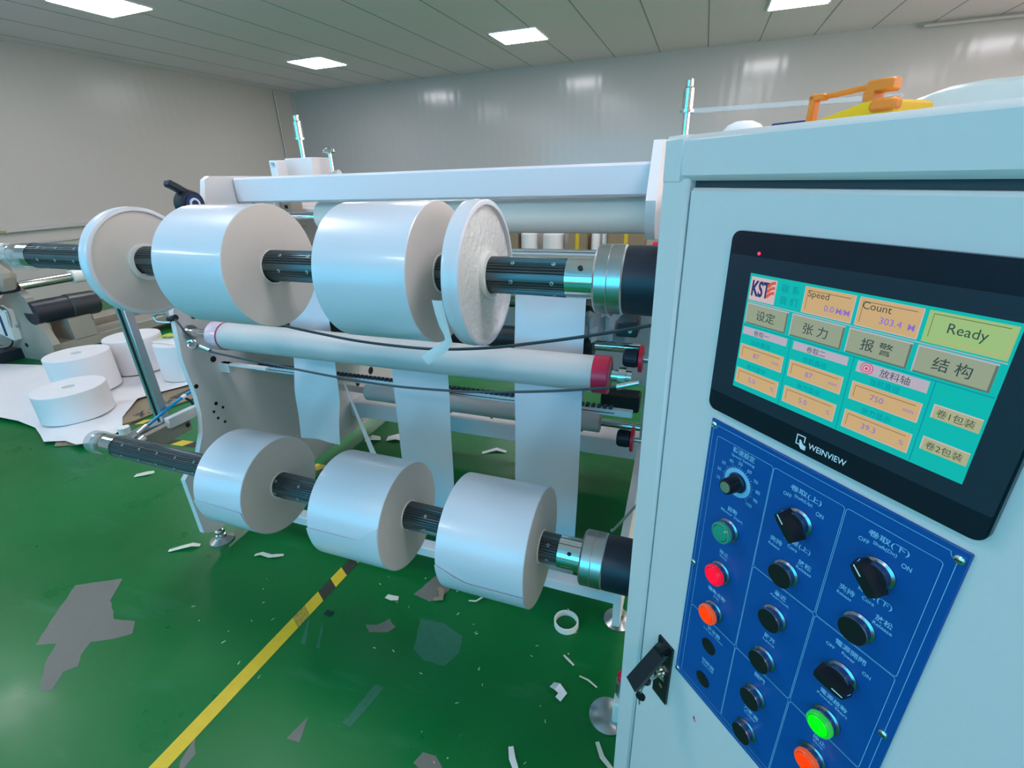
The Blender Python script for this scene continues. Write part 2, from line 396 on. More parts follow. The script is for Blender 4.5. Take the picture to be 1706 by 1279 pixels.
# worn paint patches and the hazard tape
floor_o = bpy.data.objects['floor']
def flat(poly, m, name='worn_patch', z=0.0006, sub=None):
    mb = MB(); n = len(poly); jag = []
    for i in range(n):
        a = Vector(poly[i]); b = Vector(poly[(i + 1) % n]); L = (b - a).length; k = max(1, int(L / 0.02)) if sub is None else 1
        for q in range(k):
            p = a.lerp(b, q / k); jag.append((p.x + random.uniform(-.0025, .0025), p.y + random.uniform(-.0025, .0025)))
    mb.prism(jag, 'z', z - .0005, z, m); return mb.build(name, floor_o)
flat([(-2.062, .856), (-1.988, .762), (-1.886, .708), (-1.796, .724), (-1.749, .686), (-1.785, .654), (-1.86, .61), (-1.838, .569), (-1.797, .536), (-1.821, .505), (-1.787, .452), (-1.825, .439), (-1.919, .506), (-1.969, .569), (-2.037, .538), (-2.128, .656), (-2.213, .767)], 'wear')
flat([(-.968, .987), (-.93, .995), (-.9, 1.037), (-.862, 1.01), (-.875, .985), (-.94, .965)], 'wear')
flat([(-.828, .673), (-.805, .806), (-.772, .807), (-.797, .674)], 'wear2')
flat([(-.572, .651), (-.561, .681), (-.526, .686), (-.496, .664), (-.53, .62), (-.55, .645)], 'wear')
flat([(-1.19, .951), (-1.12, .847), (-1.144, .851)], 'wear2'); flat([(-1.129, .953), (-1.062, .854), (-1.076, .849)], 'wear2')
flat([(-.953, .586), (-.939, .653), (-.911, .592)], 'wear')
flat([(-.795, 1.072), (-.70, 1.08), (-.618, 1.053), (-.60, .99), (-.625, .932), (-.70, .93), (-.753, .958)], 'wear2')
flat([(-.875, 1.16), (-.83, 1.30), (-.74, 1.33), (-.76, 1.2), (-.80, 1.15)], 'wear')
flat([(-1.191, .438), (-1.212, .5), (-1.17, .47), (-1.163, .414)], 'wear')
tp = MB(); y = 0.1; k = 0
xa = lambda y: -1.262 + (y - .4) * 0.035
segs = [(0.1, .905, 'tapey'), (.905, .965, 'tapew'), (.965, 1.035, 'tapey'), (1.035, 1.105, 'tapeb'), (1.105, 1.17, 'tapey'), (1.17, 1.24, 'tapeb'), (1.24, 1.31, 'tapey'), (1.31, 1.38, 'tapeb'), (1.38, 1.5, 'tapey')]
for y0, y1, m in segs:
    o0 = 0.0 if y0 == 0.1 else .02
    tp.add([(xa(y0), y0 + o0, .0012), (xa(y0) + .05, y0 - o0 + .01, .0012), (xa(y1) + .05, y1 - .01, .0012), (xa(y1), y1 + .02, .0012)], [(0, 1, 2, 3)], m)
tag(tp.build('floor_tape'), 'long yellow and black hazard tape stuck to green floor in front of the machine', 'floor tape')
def tape_piece(c, L, ang, label):
    mb = MB(); d = Vector((math.cos(ang), math.sin(ang), 0)); n_ = Vector((-d.y, d.x, 0)); c = Vector((*c, .0012)); k = 6
    for i in range(k):
        a = c + d * (L * (i / k - .5)); b = c + d * (L * ((i + 1) / k - .5)); s_ = d * .03
        mb.add([a - n_ * .03, b - n_ * .03, b + n_ * .03 + s_, a + n_ * .03 + s_], [(0, 1, 2, 3)], 'tapey' if i % 2 else 'tapeb')
    tag(mb.build('floor_tape'), label, 'floor tape')
tape_piece((-2.75, 1.76), .55, .1, 'short hazard tape on floor left of the machine side frame')
tape_piece((-3.45, 1.86), .32, .5, 'hazard tape bit on floor between cardboard and linear bracket')
tape_piece((-1.75, 1.78), .5, .0, 'hazard tape on floor behind the lower left paper roll')

# ================================================================ SLITTING MACHINE
mc = thing('slitting_machine', (-1.0, 1.8, 0), 'white paper slitting and rewinding machine with two black air shafts on green floor', 'machine')
# left side frame
lf = [(1.089, .10), (1.087, .37), (1.125, .40), (1.178, .45), (1.215, .52), (1.236, .60), (1.24, .68), (1.23, .84), (1.252, 1.03), (1.30, 1.12), (1.38, 1.24), (1.46, 1.34), (1.51, 1.41), (1.535, 1.49), (1.56, 1.503),
      (2.16, 1.495), (2.17, 1.36), (2.6, 1.34), (2.6, .06), (1.30, .06), (1.14, .07)]
sf = MB().prism(lf, 'x', -1.875, -1.85, 'mach').build('side_frame', mc)
def hole(y, z, r, x=-1.85, m='hole'): MB().cyl((x - .001, y, z), (x + .0015, y, z), r, m, 20).build('bolt_hole', sf, loc=(x, y, z))
for y, z, r in [(1.327, .995, .013), (1.355, .80, .013), (1.31, .615, .008), (1.335, .585, .006), (1.30, .55, .006), (1.325, .52, .006), (1.29, .585, .006), (2.30, .53, .02), (2.22, .33, .018), (2.36, .36, .024), (2.25, .13, .02), (1.25, .72, .009)]: hole(y, z, r)
# right side frame
rf = [(1.22, .05), (1.22, .34), (1.5, .42), (1.75, .50), (1.77, 1.27), (1.50, 1.285), (1.38, 1.30), (1.33, 1.345), (1.32, 1.40), (1.42, 1.54), (1.74, 1.552), (2.15, 1.50), (2.17, 1.36), (2.6, 1.34), (2.6, .05)]
MB().prism(rf, 'x', -.13, -.105, 'mach').build('side_frame', mc)
dh = MB().box((-.05, .90, .45), (.06, 1.8, 1.40), 'mach', .01); dh.build('drive_housing', mc)
# beams
MB().box((-1.85, 1.66, 1.395), (-.13, 1.74, 1.494), 'beam', .008).build('top_beam', mc)
cb = MB().box((-1.85, 2.12, .155), (-.13, 2.26, .25), 'mach', .004)
for xx in (-1.2, -.95, -.72, -.45): cb.cyl((xx, 2.17, .2495), (xx, 2.17, .2515), .008, 'hole', 12)
cb.build('cross_beam', mc)
MB().box((-1.85, 1.275, .085), (-.13, 1.325, .13), 'mach', .004).build('cross_beam', mc)
MB().box((-1.85, 1.90, 1.335), (-.13, 2.60, 1.355), 'mach', .004).build('shade_plate', mc)  # unseen plate, added to shade the floor under the machine
MB().box((-1.85, 2.30, .48), (-.13, 2.315, 1.12), 'mach', .004).build('rear_guard', mc)
# rollers
def roller(name, y, z, r, x0, x1, m, jr=.015, jm='chrome', jx0=-1.85, jx1=-.13, parent=mc, tilt=0.0, n=48):
    o = MB().cyl((x0, y, z), (x1, y, z), r, m, n, bev=.003)
    o = o.build(name, parent)
    if jr: MB().cyl((jx0, y, z), (jx1, y, z), jr, jm, 20).build('roller_journal', o)
    return o
M['cream'] = mat('cream_roller_cover', (0.76, 0.73, 0.68), 0.4, vary=0.04, vscale=4)
roller('cover_roller', 1.75, 1.333, .06, -1.49, -.16, 'cream', .02)
roller('chrome_roller', 1.56, 1.142, .102, -1.7, -.16, 'chrome', .02, n=64)
roller('rubber_roller', 1.49, .955, .042, -1.75, -.275, 'blackrub', .017)
roller('guide_roller', 2.02, .395, .05, -1.62, -.33, 'rubber', .018)
pr = roller('press_roller', 1.29, .937, .0525, -1.70, -.19, 'rubber', .017)
MB().lathe((-.236, 1.29, .937), (1, 0, 0), [(0, .0526), (0, .0545), (.043, .0545), (.046, .052), (.048, .03)], 'red').build('red_band', pr)
wr = MB().lathe((-1.708, 1.29, .937), (1, 0, 0), [(0, .02), (0, .05), (.004, .054), (.03, .0555), (.045, .0545), (.062, .0537)], 'wrap')
wr.lathe((-1.650, 1.29, .937), (1, 0, 0), [(0, .0538), (.0, .0548), (.005, .0548), (.005, .0538)], 'red'); wr.build('clear_wrap', pr)
MB().lathe((-1.85, 1.29, .937), (1, 0, 0), [(0, .03), (.012, .03), (.012, .018)], 'steel').build('bearing_flange', pr)
MB().lathe((-.165, 1.29, .937), (1, 0, 0), [(0, .018), (0, .026), (.02, .026), (.02, .018)], 'chrome').build('bearing_flange', pr)
# slotted guide rail behind the webs
gr_ = MB().box((-1.80, 1.50, .70), (-.14, 1.52, .725), 'mach', .002)
xx = -1.78
while xx < -.2: gr_.box((xx, 1.498, .725), (xx + .012, 1.52, .733), 'teeth'); xx += .02
gr_.box((-1.80, 1.4985, .71), (-.2, 1.4995, .713), 'teeth')
gr_.build('guide_rail', mc)
MB().box((-1.85, 1.38, .765), (-1.60, 1.40, .775), 'mach').box((-1.85, 1.375, .735), (-1.80, 1.40, .775), 'mach').build('rail_bracket', mc)
MB().box((-.48, 1.6, .70), (-.33, 1.62, .735), 'mach').box((-.475, 1.598, .71), (-.345, 1.599, .722), 'hole').build('rail_bracket', mc)

# ---- expanding air shafts
def air_shaft(y, z, x0, xs, tilt, covered):
    R = Matrix.Rotation(tilt, 3, 'Y'); c = Vector((-.1, y, z))
    def T(mb): mb.v = [tuple(R @ (Vector(p) - c) + c) for p in mb.v]; return mb
    # ribbed core: grooved bands round a smooth tube
    n = 144; sec = []
    for i in range(n):
        a = 2 * PI * i / n; ph = (math.degrees(a) + 10) % 90
        g = (ph > 14 and ph < 82) and (i % 4 in (0, 1))
        sec.append((y + math.cos(a) * (.0355 if g else .038), z + math.sin(a) * (.0355 if g else .038)))
    mb = MB().prism(sec, 'x', x0 + .11, xs, 'shaft', n_sides_smooth=False)
    for i in range(n):   # dark floors of the grooves
        c1, c2 = sec[i], sec[(i + 1) % n]
        if abs(math.hypot(c1[0] - y, c1[1] - z) - .0355) < 1e-6 and abs(math.hypot(c2[0] - y, c2[1] - z) - .0355) < 1e-6:
            q = [((a_ - y) * 1.004 + y, (b_ - z) * 1.004 + z) for a_, b_ in (c1, c2)]
            mb.add([(x0 + .111, *q[0]), (x0 + .111, *q[1]), (xs - .001, *q[1]), (xs - .001, *q[0])], [(0, 1, 2, 3)], 'groove')
    sh = T(mb).build('air_shaft', mc)
    first = None; xx = xs - .025
    while xx > x0 + .16:
        if not any(u0 - .005 < xx < u1 + .005 for u0, u1 in covered):
            for a in (-8, 52, -68):
                ar = math.radians(a); d = Vector((0, -math.cos(ar), math.sin(ar)))
                p = R @ (Vector((xx, y, z)) - c) + c
                if first is None:
                    lg = MB().cyl(p + d * .036, p + d * .0390, .0042, 'lug', 12, bev=.001).cyl(p + d * .0388, p + d * .0393, .0017, 'hole', 8)
                    first = lg.build('expander_lug', sh, loc=tuple(p + d * .037)); fa = a
                else:
                    o = first.copy(); COL.objects.link(o); o.location = p + d * .037 - world_of(sh)
                    o.rotation_euler = (math.radians(-(a - fa)), 0, 0)
        xx -= .085
    T(MB().lathe((x0, y, z), (1, 0, 0), [(0, 0), (0, .030), (.004, .0345), (.05, .0345), (.052, .036), (.06, .036), (.062, .0385), (.112, .0385)], 'chrome')).build('shaft_tip', sh)
    T(MB().lathe((xs, y, z), (1, 0, 0), [(0, .037), (0, .0395), (.06, .0395)], 'chrome').cyl((xs + .03, y - .030, z + .024), (xs + .03, y - .0335, z + .027), .005, 'hole', 12)).build('steel_collar', sh)
    T(MB().lathe((xs + .058, y, z), (1, 0, 0), [(0, .039), (0, .062), (.004, .0665), (.026, .0665), (.027, .0655), (.028, .0665), (.052, .0665), (.055, .064)], 'steel', 64)).build('flange_ring', sh)
    T(MB().lathe((xs + .113, y, z), (1, 0, 0), [(0, .05), (0, .064), (.003, .0655), (.10, .0655), (.10, .05), (.17, .05)], 'hub', 64)).build('drive_hub', sh)
    return sh
air_shaft(.95, 1.277, -2.045, -.232, 0.004, [(-1.482, -1.446), (-1.21, -.988), (-.738, -.516), (-.44, -.396)])
air_shaft(.92, .604, -1.965, -.236, 0.012, [(-1.302, -1.12), (-.89, -.668), (-.508, -.284)])

MB().lathe((-2.06, .95, 1.277), (1, 0, 0), [(0, .02), (0, .039), (.03, .0400), (.07, .0395), (.10, .0402)], 'greyfilm', 24).build('film_wrap', mc)
MB().lathe((-1.985, .92, .624), (1, 0, 0), [(0, .02), (0, .040), (.03, .042), (.055, .040)], 'greyfilm', 24).build('film_wrap', mc)
cf = []
for i in range(9):
    cf.append([(-.30 + .13 * i / 8, 1.40 + .02 * math.sin(i * 1.7 + j) + .10 * j / 6, 1.00 + .075 * math.sin(PI * j / 6) + .008 * math.sin(i * 2.3 + j * 1.9)) for j in range(7)])
MB().sheet(cf, 'cloudfilm', .0008).build('film_cover', mc)
# knobs with red washers on the right frame
for y, z, r, L, kx in [(1.05, 1.307, .020, .024, -.082), (1.35, .973, .0265, .045, -.118), (1.60, .565, .031, .05, -.148)]:
    kb = MB().cyl((kx - L, y, z), (kx, y, z), r, 'hub', 24, bev=.005)
    for k in range(8):
        a = 2 * PI * k / 8; kb.box((kx - L + .008, y + math.cos(a) * r - .002, z + math.sin(a) * r - .002), (kx - .01, y + math.cos(a) * r + .002, z + math.sin(a) * r + .002), 'hub')
    kb = kb.build('tension_knob', mc)
    MB().cyl((kx, y, z), (kx + .01, y, z), r * 1.5, 'redcap', 24).build('red_washer', kb)
    MB().cyl((kx + .01, y, z), (-.04, y, z), .010, 'steel', 16).build('knob_stem', kb)
MB().box((-.27, 1.62, .66), (-.13, 1.70, .72), 'black', .006).build('sensor_block', mc)
MB().box((-.19, 1.36, 1.03), (-.13, 1.44, 1.075), 'hub', .004).cyl((-.15, 1.355, 1.05), (-.15, 1.36, 1.05), .006, 'chrome', 12).build('bearing_block', mc)

# guide posts on the frame tops
def guide_post(x, y, z0, label=None):
    p = MB().cyl((x, y, z0), (x, y, 1.745), .012, 'chrome', 20).build('guide_post', mc)
    MB().lathe((x, y, 1.655), (0, 0, 1), [(0, .012), (0, .026), (.008, .026), (.008, .019), (.075, .019), (.08, .012), (.08, .014), (.10, .014), (.105, .008), (.105, 0)], 'chrome', 24).build('post_cap', p)
guide_post(-1.835, 2.09, 1.49); guide_post(-.083, 2.09, 1.50)
MB().box((-1.90, 2.03, 1.48), (-1.74, 2.16, 1.575), 'mach', .004).build('cylinder_block', mc)
ic = MB().box((-1.90, 1.93, 1.48), (-1.85, 1.99, 1.565), 'mach', .004).cyl((-1.875, 1.925, 1.55), (-1.875, 1.94, 1.55), .008, 'steel'); ic.build('cylinder_block', mc)
hw = MB().cyl((-1.70, 2.12, 1.49), (-1.70, 2.12, 1.60), .010, 'chrome', 16)
hw.lathe((-1.70, 2.12, 1.59), (0, 0, 1), [(0, .012), (.006, .034), (.018, .030), (.024, .012), (.024, 0)], 'chrome', 20).cyl((-1.72, 2.12, 1.485), (-1.66, 2.12, 1.50), .02, 'steel'); hw.build('hand_wheel', mc)
# bracket and blue hose seen between the upper rolls
br = MB().box((-1.85, 1.80, 1.12), (-1.79, 1.86, 1.42), 'mach', .004).box((-1.79, 1.83, 1.28), (-1.72, 1.90, 1.41), 'cast', .004)
for zz in (1.31, 1.37): br.cyl((-1.75, 1.825, zz), (-1.75, 1.832, zz), .008, 'hole', 12)
br.box((-1.85, 1.795, 1.11), (-1.80, 1.87, 1.16), 'black'); br.build('slide_bracket', mc)
MB().tube([(-1.83, 1.72, 1.42), (-1.82, 1.72, 1.38), (-1.83, 1.75, 1.33), (-1.84, 1.78, 1.28)], .007, 'navy').build('blue_hose', mc)
# black clamp lever on the front slope of the left frame
cl = MB().lathe((-1.885, 1.45, 1.405), (1, 0, 0), [(0, 0), (0, .045), (.006, .05), (.045, .05), (.05, .045), (.05, 0)], 'hub', 28)
cl.lathe((-1.834, 1.45, 1.405), (1, 0, 0), [(0, .035), (.003, .035), (.003, 0)], 'navy', 24)
cl.lathe((-1.831, 1.45, 1.405), (1, 0, 0), [(0, .022), (.003, .022), (.003, .014)], 'white_ink', 24)
R_ = Matrix.Rotation(math.radians(-28), 3, 'X')
cl.box((-1.875, 1.37, 1.44), (-1.84, 1.50, 1.466), 'hub', .006, R=R_); cl.build('clamp_lever', mc)

# pull cables with tensioners
MB().tube([(-1.262, 1.13, 1.082), (-1.206, 1.13, 1.061), (-1.036, 1.13, 1.041), (-.907, 1.13, 1.030), (-.743, 1.13, 1.026), (-.627, 1.13, 1.030), (-.482, 1.13, 1.048), (-.348, 1.13, 1.074), (-.225, 1.13, 1.101), (-.125, 1.13, 1.126), (-.06, 1.13, 1.143)], .0042, 'rope').tube([(-1.262, 1.13, 1.082), (-1.5, 1.16, 1.13), (-1.86, 1.30, 1.10)], .0042, 'rope').build('pull_cable', mc)
cw = MB().tube([(-1.83, 1.235, 1.01), (-1.777, 1.215, .986), (-1.74, 1.21, .94), (-1.683, 1.21, .912), (-1.628, 1.21, .898), (-1.374, 1.21, .880), (-1.093, 1.21, .862), (-.904, 1.21, .856), (-.770, 1.21, .859), (-.603, 1.21, .869), (-.466, 1.21, .885), (-.303, 1.21, .91), (-.171, 1.21, .936), (-.109, 1.21, .955)], .004, 'rope').build('pull_cable', mc)
cs = MB()
for k in range(5):
    a = k * 1.2; cs.tube([(-1.73 + .02 * math.cos(a + q), 1.205 + .006 * math.sin(2 * q), .925 + .016 * math.sin(a + q)) for q in (0, 1.2, 2.4, 3.6, 5.0)], .0035, 'steel', 6, 3)
cs.cyl((-1.70, 1.21, .918), (-1.655, 1.21, .905), .008, 'steel', 12).build('cable_shackle', cw)
MB().tube([(-1.84, 1.235, 1.012), (-1.87, 1.22, 1.03), (-1.90, 1.21, 1.02), (-1.89, 1.21, 1.0), (-1.85, 1.23, .995)], .005, 'steel', 8).cyl((-1.86, 1.235, 1.005), (-1.82, 1.235, 1.015), .011, 'hub', 12).build('cable_shackle', cw)
MB().cyl((-.16, 1.21, .938), (-.10, 1.21, .958), .009, 'steel', 12, bev=.002).build('cable_clamp', cw)

# outer support arm at the left ends of the shafts: upright, slide bracket and air line
MB().box((-1.985, 1.135, .60), (-1.935, 1.165, 1.16), 'alu', .002).box((-1.965, 1.132, .60), (-1.955, 1.136, 1.16), 'hole').build('support_upright', mc)
sa = MB(); RR = Matrix.Rotation(math.radians(4), 3, 'Z')
sa.box((-1.985, .99, .565), (-1.93, 1.17, .605), 'steel', .003, R=RR).box((-1.93, 1.02, .53), (-1.90, 1.22, .60), 'cast', .003, R=RR)
sa.box((-1.905, 1.12, .585), (-1.88, 1.42, .63), 'mach', .003); sa.cyl((-1.90, 1.0, .58), (-1.90, 1.03, .59), .018, 'chrome', 20)
for yy in (1.08, 1.2): sa.cyl((-1.899, yy, .56), (-1.8985, yy, .56), .01, 'hole', 12)
sa.build('slide_arm', mc)
MB().lathe((-1.985, 1.02, .60), (0, 0, 1), [(-.03, 0), (-.03, .02), (.03, .02), (.03, 0)], 'core').build('end_bushing', mc)
ah = MB().tube([(-1.93, 1.06, .615), (-1.93, 1.12, .635), (-1.92, 1.20, .665), (-1.90, 1.30, .70), (-1.885, 1.40, .74)], .0065, 'hose')
ah.cyl((-1.93, 1.03, .605), (-1.93, 1.07, .62), .010, 'steel', 12).cyl((-1.915, 1.222, .672), (-1.913, 1.238, .677), .009, 'core', 12); ah = ah.build('air_hose', mc)
MB().tube([(-1.914, 1.23, .672), (-1.905, 1.25, .635), (-1.905, 1.22, .60), (-1.905, 1.16, .592)], .005, 'hub').build('hose_branch', ah)
# leveling feet
def foot(x, y, zt, r=.05):
    f = MB().lathe((x, y, 0), (0, 0, 1), [(0, 0), (0, r), (.006, r), (.02, r * .45), (.03, .02), (.03, 0)], 'steel', 36).cyl((x, y, .02), (x, y, zt), .010, 'steel', 16)
    f.cyl((x, y, .04), (x, y, .052), .02, 'steel', 6); f.build('leveling_foot', mc)
foot(-1.862, 1.16, .08); foot(-1.862, 2.5, .08); foot(-.117, 2.5, .08); foot(-.117, 1.29, .08)
ft = MB().lathe((-.093, .945, 0), (0, 0, 1), [(0, 0), (0, .055), (.006, .055), (.02, .03), (.02, 0)], 'steel', 40).box((-.08, .92, .02), (-.02, .97, .10), 'core', .004)
ft.cyl((-.06, .96, .08), (-.06, .96, .15), .02, 'steel', 16).lathe((-.06, .97, .15), (0, 0, 1), [(0, .016), (.008, .018), (.018, .012), (.02, 0)], 'redcap', 16); ft.build('leveling_foot', mc)
# thin dark tie rod leaning down to the right frame
MB().tube([(-.05, 1.25, .60), (-.14, 1.22, .46), (-.15, 1.22, .455)], .004, 'steel').build('tie_rod', mc)
# acrylic bar fixed to the right-hand post
MB().box((-.10, 2.07, 1.650), (.56, 2.09, 1.666), 'acrylic', .002).build('acrylic_bar', mc)

# ================================================================ PAPER ROLLS ON THE SHAFTS
def paper_roll(x0, x1, y, z, r, label, group, tail=None, core_out=.002):
    t = thing('paper_roll', ((x0 + x1) / 2, y, z), label, 'paper roll', group)
    ri = .0425; L = x1 - x0
    rd = MB().lathe((x0, y, z), (1, 0, 0), [(0, ri), (0, r - .0015), (.0015, r), (L - .0015, r), (L, r - .0015), (L, ri)], 'paper', 96,
                    mats=['paper_side', 'paper', 'paper', 'paper', 'paper_side'])
    rd.build('wound_paper', t)
    MB().lathe((x0 - core_out, y, z), (1, 0, 0), [(0, .0385), (0, .0425), (L + 2 * core_out, .0425), (L + 2 * core_out, .0385)], 'core', 64, close=True).build('core_tube', t)
    if tail:
        a0, a1, jag = tail; rows = []
        n = 22; m_ = 16
        for i in range(n + 1):
            row = []
            for j in range(m_ + 1):
                xx = x0 + .001 + (L - .002) * j / m_
                aa0 = a0 + jag(j / m_)
                a = math.radians(aa0 + (a1 - aa0) * i / n); rr = r + .0010 + .0025 * max(0, 1 - i / 2)
                row.append((xx, y - rr * math.cos(a), z + rr * math.sin(a)))
            rows.append(row)
        MB().sheet(rows, 'paper', .0008).build('tail_flap', t)
    return t
G1 = 'wide paper rolls on the upper shaft'; G2 = 'wide paper rolls on the lower shaft'
paper_roll(-1.210, -.988, .95, 1.277, .149, 'wide white paper roll on upper shaft, between the thin disc and the second wide roll', G1)
paper_roll(-.738, -.516, .95, 1.276, .150, 'wide white paper roll on upper shaft, next to the thin disc with loose tape', G1)
paper_roll(-1.302, -1.120, .92, .617, .148, 'white paper roll at left of lower shaft, below the grey press roller', G2, (4, -150, lambda s: -3 * s))
paper_roll(-.890, -.668, .92, .611, .148, 'middle white paper roll on the lower shaft with torn tail edge', G2, (7, -150, lambda s: (0 if s < .72 else 17 * (s - .72) / .28)))
paper_roll(-.508, -.284, .92, .607, .149, 'largest looking white paper roll on lower shaft, nearest the steel flange', G2, (-10, -150, lambda s: (14 * (1 - s / .34) if s < .34 else 0)))

def thin_disc(x0, x1, y, z, r, label, face, tail):
    t = thing('paper_disc', ((x0 + x1) / 2, y, z), label, 'paper disc', 'thin paper discs on the upper shaft')
    L = x1 - x0
    MB().lathe((x0, y, z), (1, 0, 0), [(0, r - .012), (0, r - .002), (.002, r), (L * .45, r + .001), (L * .5, r), (L - .002, r), (L, r - .003), (L, r - .010), (L - .008, r - .012)], 'paper', 96, close=True).build('tape_rim', t)
    MB().lathe((x0 + .006, y, z), (1, 0, 0), [(0, .05), (0, r - .011), (L - .014, r - .011), (L - .012, .075), (L - .008, .05)], 'paper_side', 96, mats=['paper_side', face, face, face]).build('disc_web', t)
    MB().lathe((x0, y, z), (1, 0, 0), [(0, .0385), (0, .050), (L + .008, .050), (L + .008, .0385)], 'core', 64, close=True).build('core_tube', t)
    if tail:
        MB().sheet(tail, 'paper_soft', .0008).build('loose_tail', t)
    return t
thin_disc(-1.482, -1.446, .95, 1.277, .146, 'thin white paper disc near the left end of the upper shaft', 'paper_side', None)
tl = []
path = [(-.452, .802, 1.255, 0), (-.451, .808, 1.225, .1), (-.449, .816, 1.195, .3), (-.446, .822, 1.172, .7), (-.452, .824, 1.158, 1.4), (-.468, .826, 1.146, 1.0), (-.490, .828, 1.132, .9), (-.510, .83, 1.117, .9)]
for xx, yy, zz, a in path:
    dx = math.cos(a) * .011; dz = -math.sin(a) * .011
    tl.append([(xx + dx * q, yy + .002 * q * q, zz - dz * q * -1) for q in (-1, -.3, .3, 1)])
thin_disc(-.440, -.404, .95, 1.277, .150, 'thin white disc with wrinkled shiny face and loose tape end on upper shaft', 'film', tl)

# ================================================================ PAPER WEBS
def web(x0, x1, zt, zb, y, label, amp=.006, cut=None, dx=0.0, ph=0.0, ybot=0.0):
    rows = []; n = 40; k = 10
    for i in range(n + 1):
        s_ = i / n; z = zt + (zb - zt) * s_
        yy = y + .03 * max(0, 1 - s_ * 6) + ybot * s_
        xc = dx * s_ + .008 * math.sin(3.2 * s_ + ph)
        rows.append([(x0 + (x1 - x0) * j / k + xc, yy + amp * math.sin(6 * s_ + j * .35 + ph) + amp * .35 * math.sin(17 * s_ + j * .9), z) for j in range(k + 1)])
    mb = MB().sheet(rows, 'paper', .0008); return tag(mb.build('paper_web'), label, 'paper strip', 'paper strips hanging behind the press roller')
web(-1.44, -1.235, 1.10, .455, 1.40, 'left hanging paper strip with cut lower end behind the press roller', .008, dx=-.07, ph=.5)
web(-1.0, -.775, 1.10, .06, 1.40, 'middle hanging paper strip falling behind the middle lower roll', .006, dx=-.02, ph=2.0, ybot=.02)
web(-.53, -.300, 1.12, .05, 1.40, 'right hanging paper strip nearest the cabinet, falling to the floor', .006, ph=1.0)
rows = []
for i in range(16):
    s_ = i / 15; z = .73 - .36 * s_; xx = -1.262 + .085 * s_; wdt = .004 + .032 * s_
    rows.append([(xx, 1.43, z), (xx + wdt * .5, 1.437, z - .002), (xx + wdt, 1.43, z - .004)])
tag(MB().sheet(rows, 'paper_soft', .0008).build('paper_strip'), 'narrow twisted paper trim strip hanging beside the left hanging strip', 'paper strip')

# ================================================================ CONTROL CABINET (own frame: x along its face, -y outwards)
cabt = thing('control_cabinet', (.3111, .3111, 0), 'pale enamelled control cabinet with touch screen and blue button panel at right', 'cabinet', rotz=math.radians(-45))
CX0, CX1, CT = -.509, .32, 1.505
bd = MB().box((CX0, .018, .04), (CX1, .40, CT), 'cab', .006)
bd.box((CX0, 0, 1.457), (CX1, .03, CT), 'cab', .006)          # header
bd.box((CX0, 0, .04), (-.4635, .03, 1.457 + .003), 'cab', .004)    # left stile
bd.box((CX0 - .0008, -.0012, 1.4515), (-.472, .0305, CT + .0008), 'cab', .005)  # folded corner piece
bd.box((CX0 + .02, .03, 0), (CX1 - .02, .38, .05), 'hub'); bd.build('body', cabt)
MB().box((-.4635, .012, .10), (.29, .0185, 1.457), 'gap_shade').build('gap_shade_sheet', cabt)  # dark sheet behind the door, stands in for shade in its gaps
door = MB().box((-.4600, 0, .10), (.29, .017, 1.4495), 'cab', .0035).build('door', cabt)
M['smear'] = mat('magenta_smear', (0.55, 0.03, 0.22), 0.6)
mk = MB().prism([(-.3335, .6890), (-.3305, .6885), (-.3295, .6840), (-.3275, .6810), (-.3300, .6805), (-.3330, .6835)], 'y', -.0004, .001, 'smear').build('red_mark', door)
# door latch with key
pl = MB().prism([(-.4195, .642), (-.387, .642), (-.387, .772), (-.4195, .772)], 'y', -.004, 0, 'black').build('latch_plate', door)
g0 = Vector((-.400, -.012, .765)); g1 = Vector((-.415, -.054, .690)); dd = (g1 - g0).normalized(); sx = Vector((1, 0, .0)); sx = (sx - dd * sx.dot(dd)).normalized(); ny = dd.cross(sx)
hv = []
for p, wv in ((g0, .0115), (g1, .0125)):
    for a, b in ((-1, -1), (1, -1), (1, 1), (-1, 1)): hv.append(p + sx * wv * a + ny * .0045 * b)
MB().add(hv, [(0, 1, 2, 3), (7, 6, 5, 4), (0, 4, 5, 1), (1, 5, 6, 2), (2, 6, 7, 3), (3, 7, 4, 0)], 'black').cyl((-.402, 0, .762), (-.402, -.02, .762), .010, 'black', 16).build('latch_lever', door)
kk = MB().cyl((-.402, -.002, .703), (-.402, -.010, .703), .008, 'chrome', 16).box((-.409, -.006, .690), (-.395, -.004, .714), 'steel').cyl((-.396, -.005, .722), (-.396, -.0055, .722), .005, 'steel', 12)
kk.cyl((-.400, -.006, .676), (-.400, -.0065, .676), .004, 'steel', 12)
kk.box((-.4030, -.030, .700), (-.4005, -.008, .7045), 'steel').build('lock', door)
ky = MB().box((-.408, -.040, .694), (-.3975, -.028, .706), 'black', .003).tube([(-.403, -.038, .695), (-.405, -.041, .684), (-.406, -.042, .672)], .0015, 'steel', 6)
ky.tube([(-.403, -.040, .700), (-.409, -.044, .706), (-.414, -.044, .699), (-.412, -.043, .688), (-.405, -.042, .684)], .0008, 'steel', 6)
ky.cyl((-.407, -.040, .664), (-.405, -.0435, .664), .0080, 'black', 20).box((-.4080, -.043, .644), (-.4050, -.0415, .658), 'steel').build('key', door)

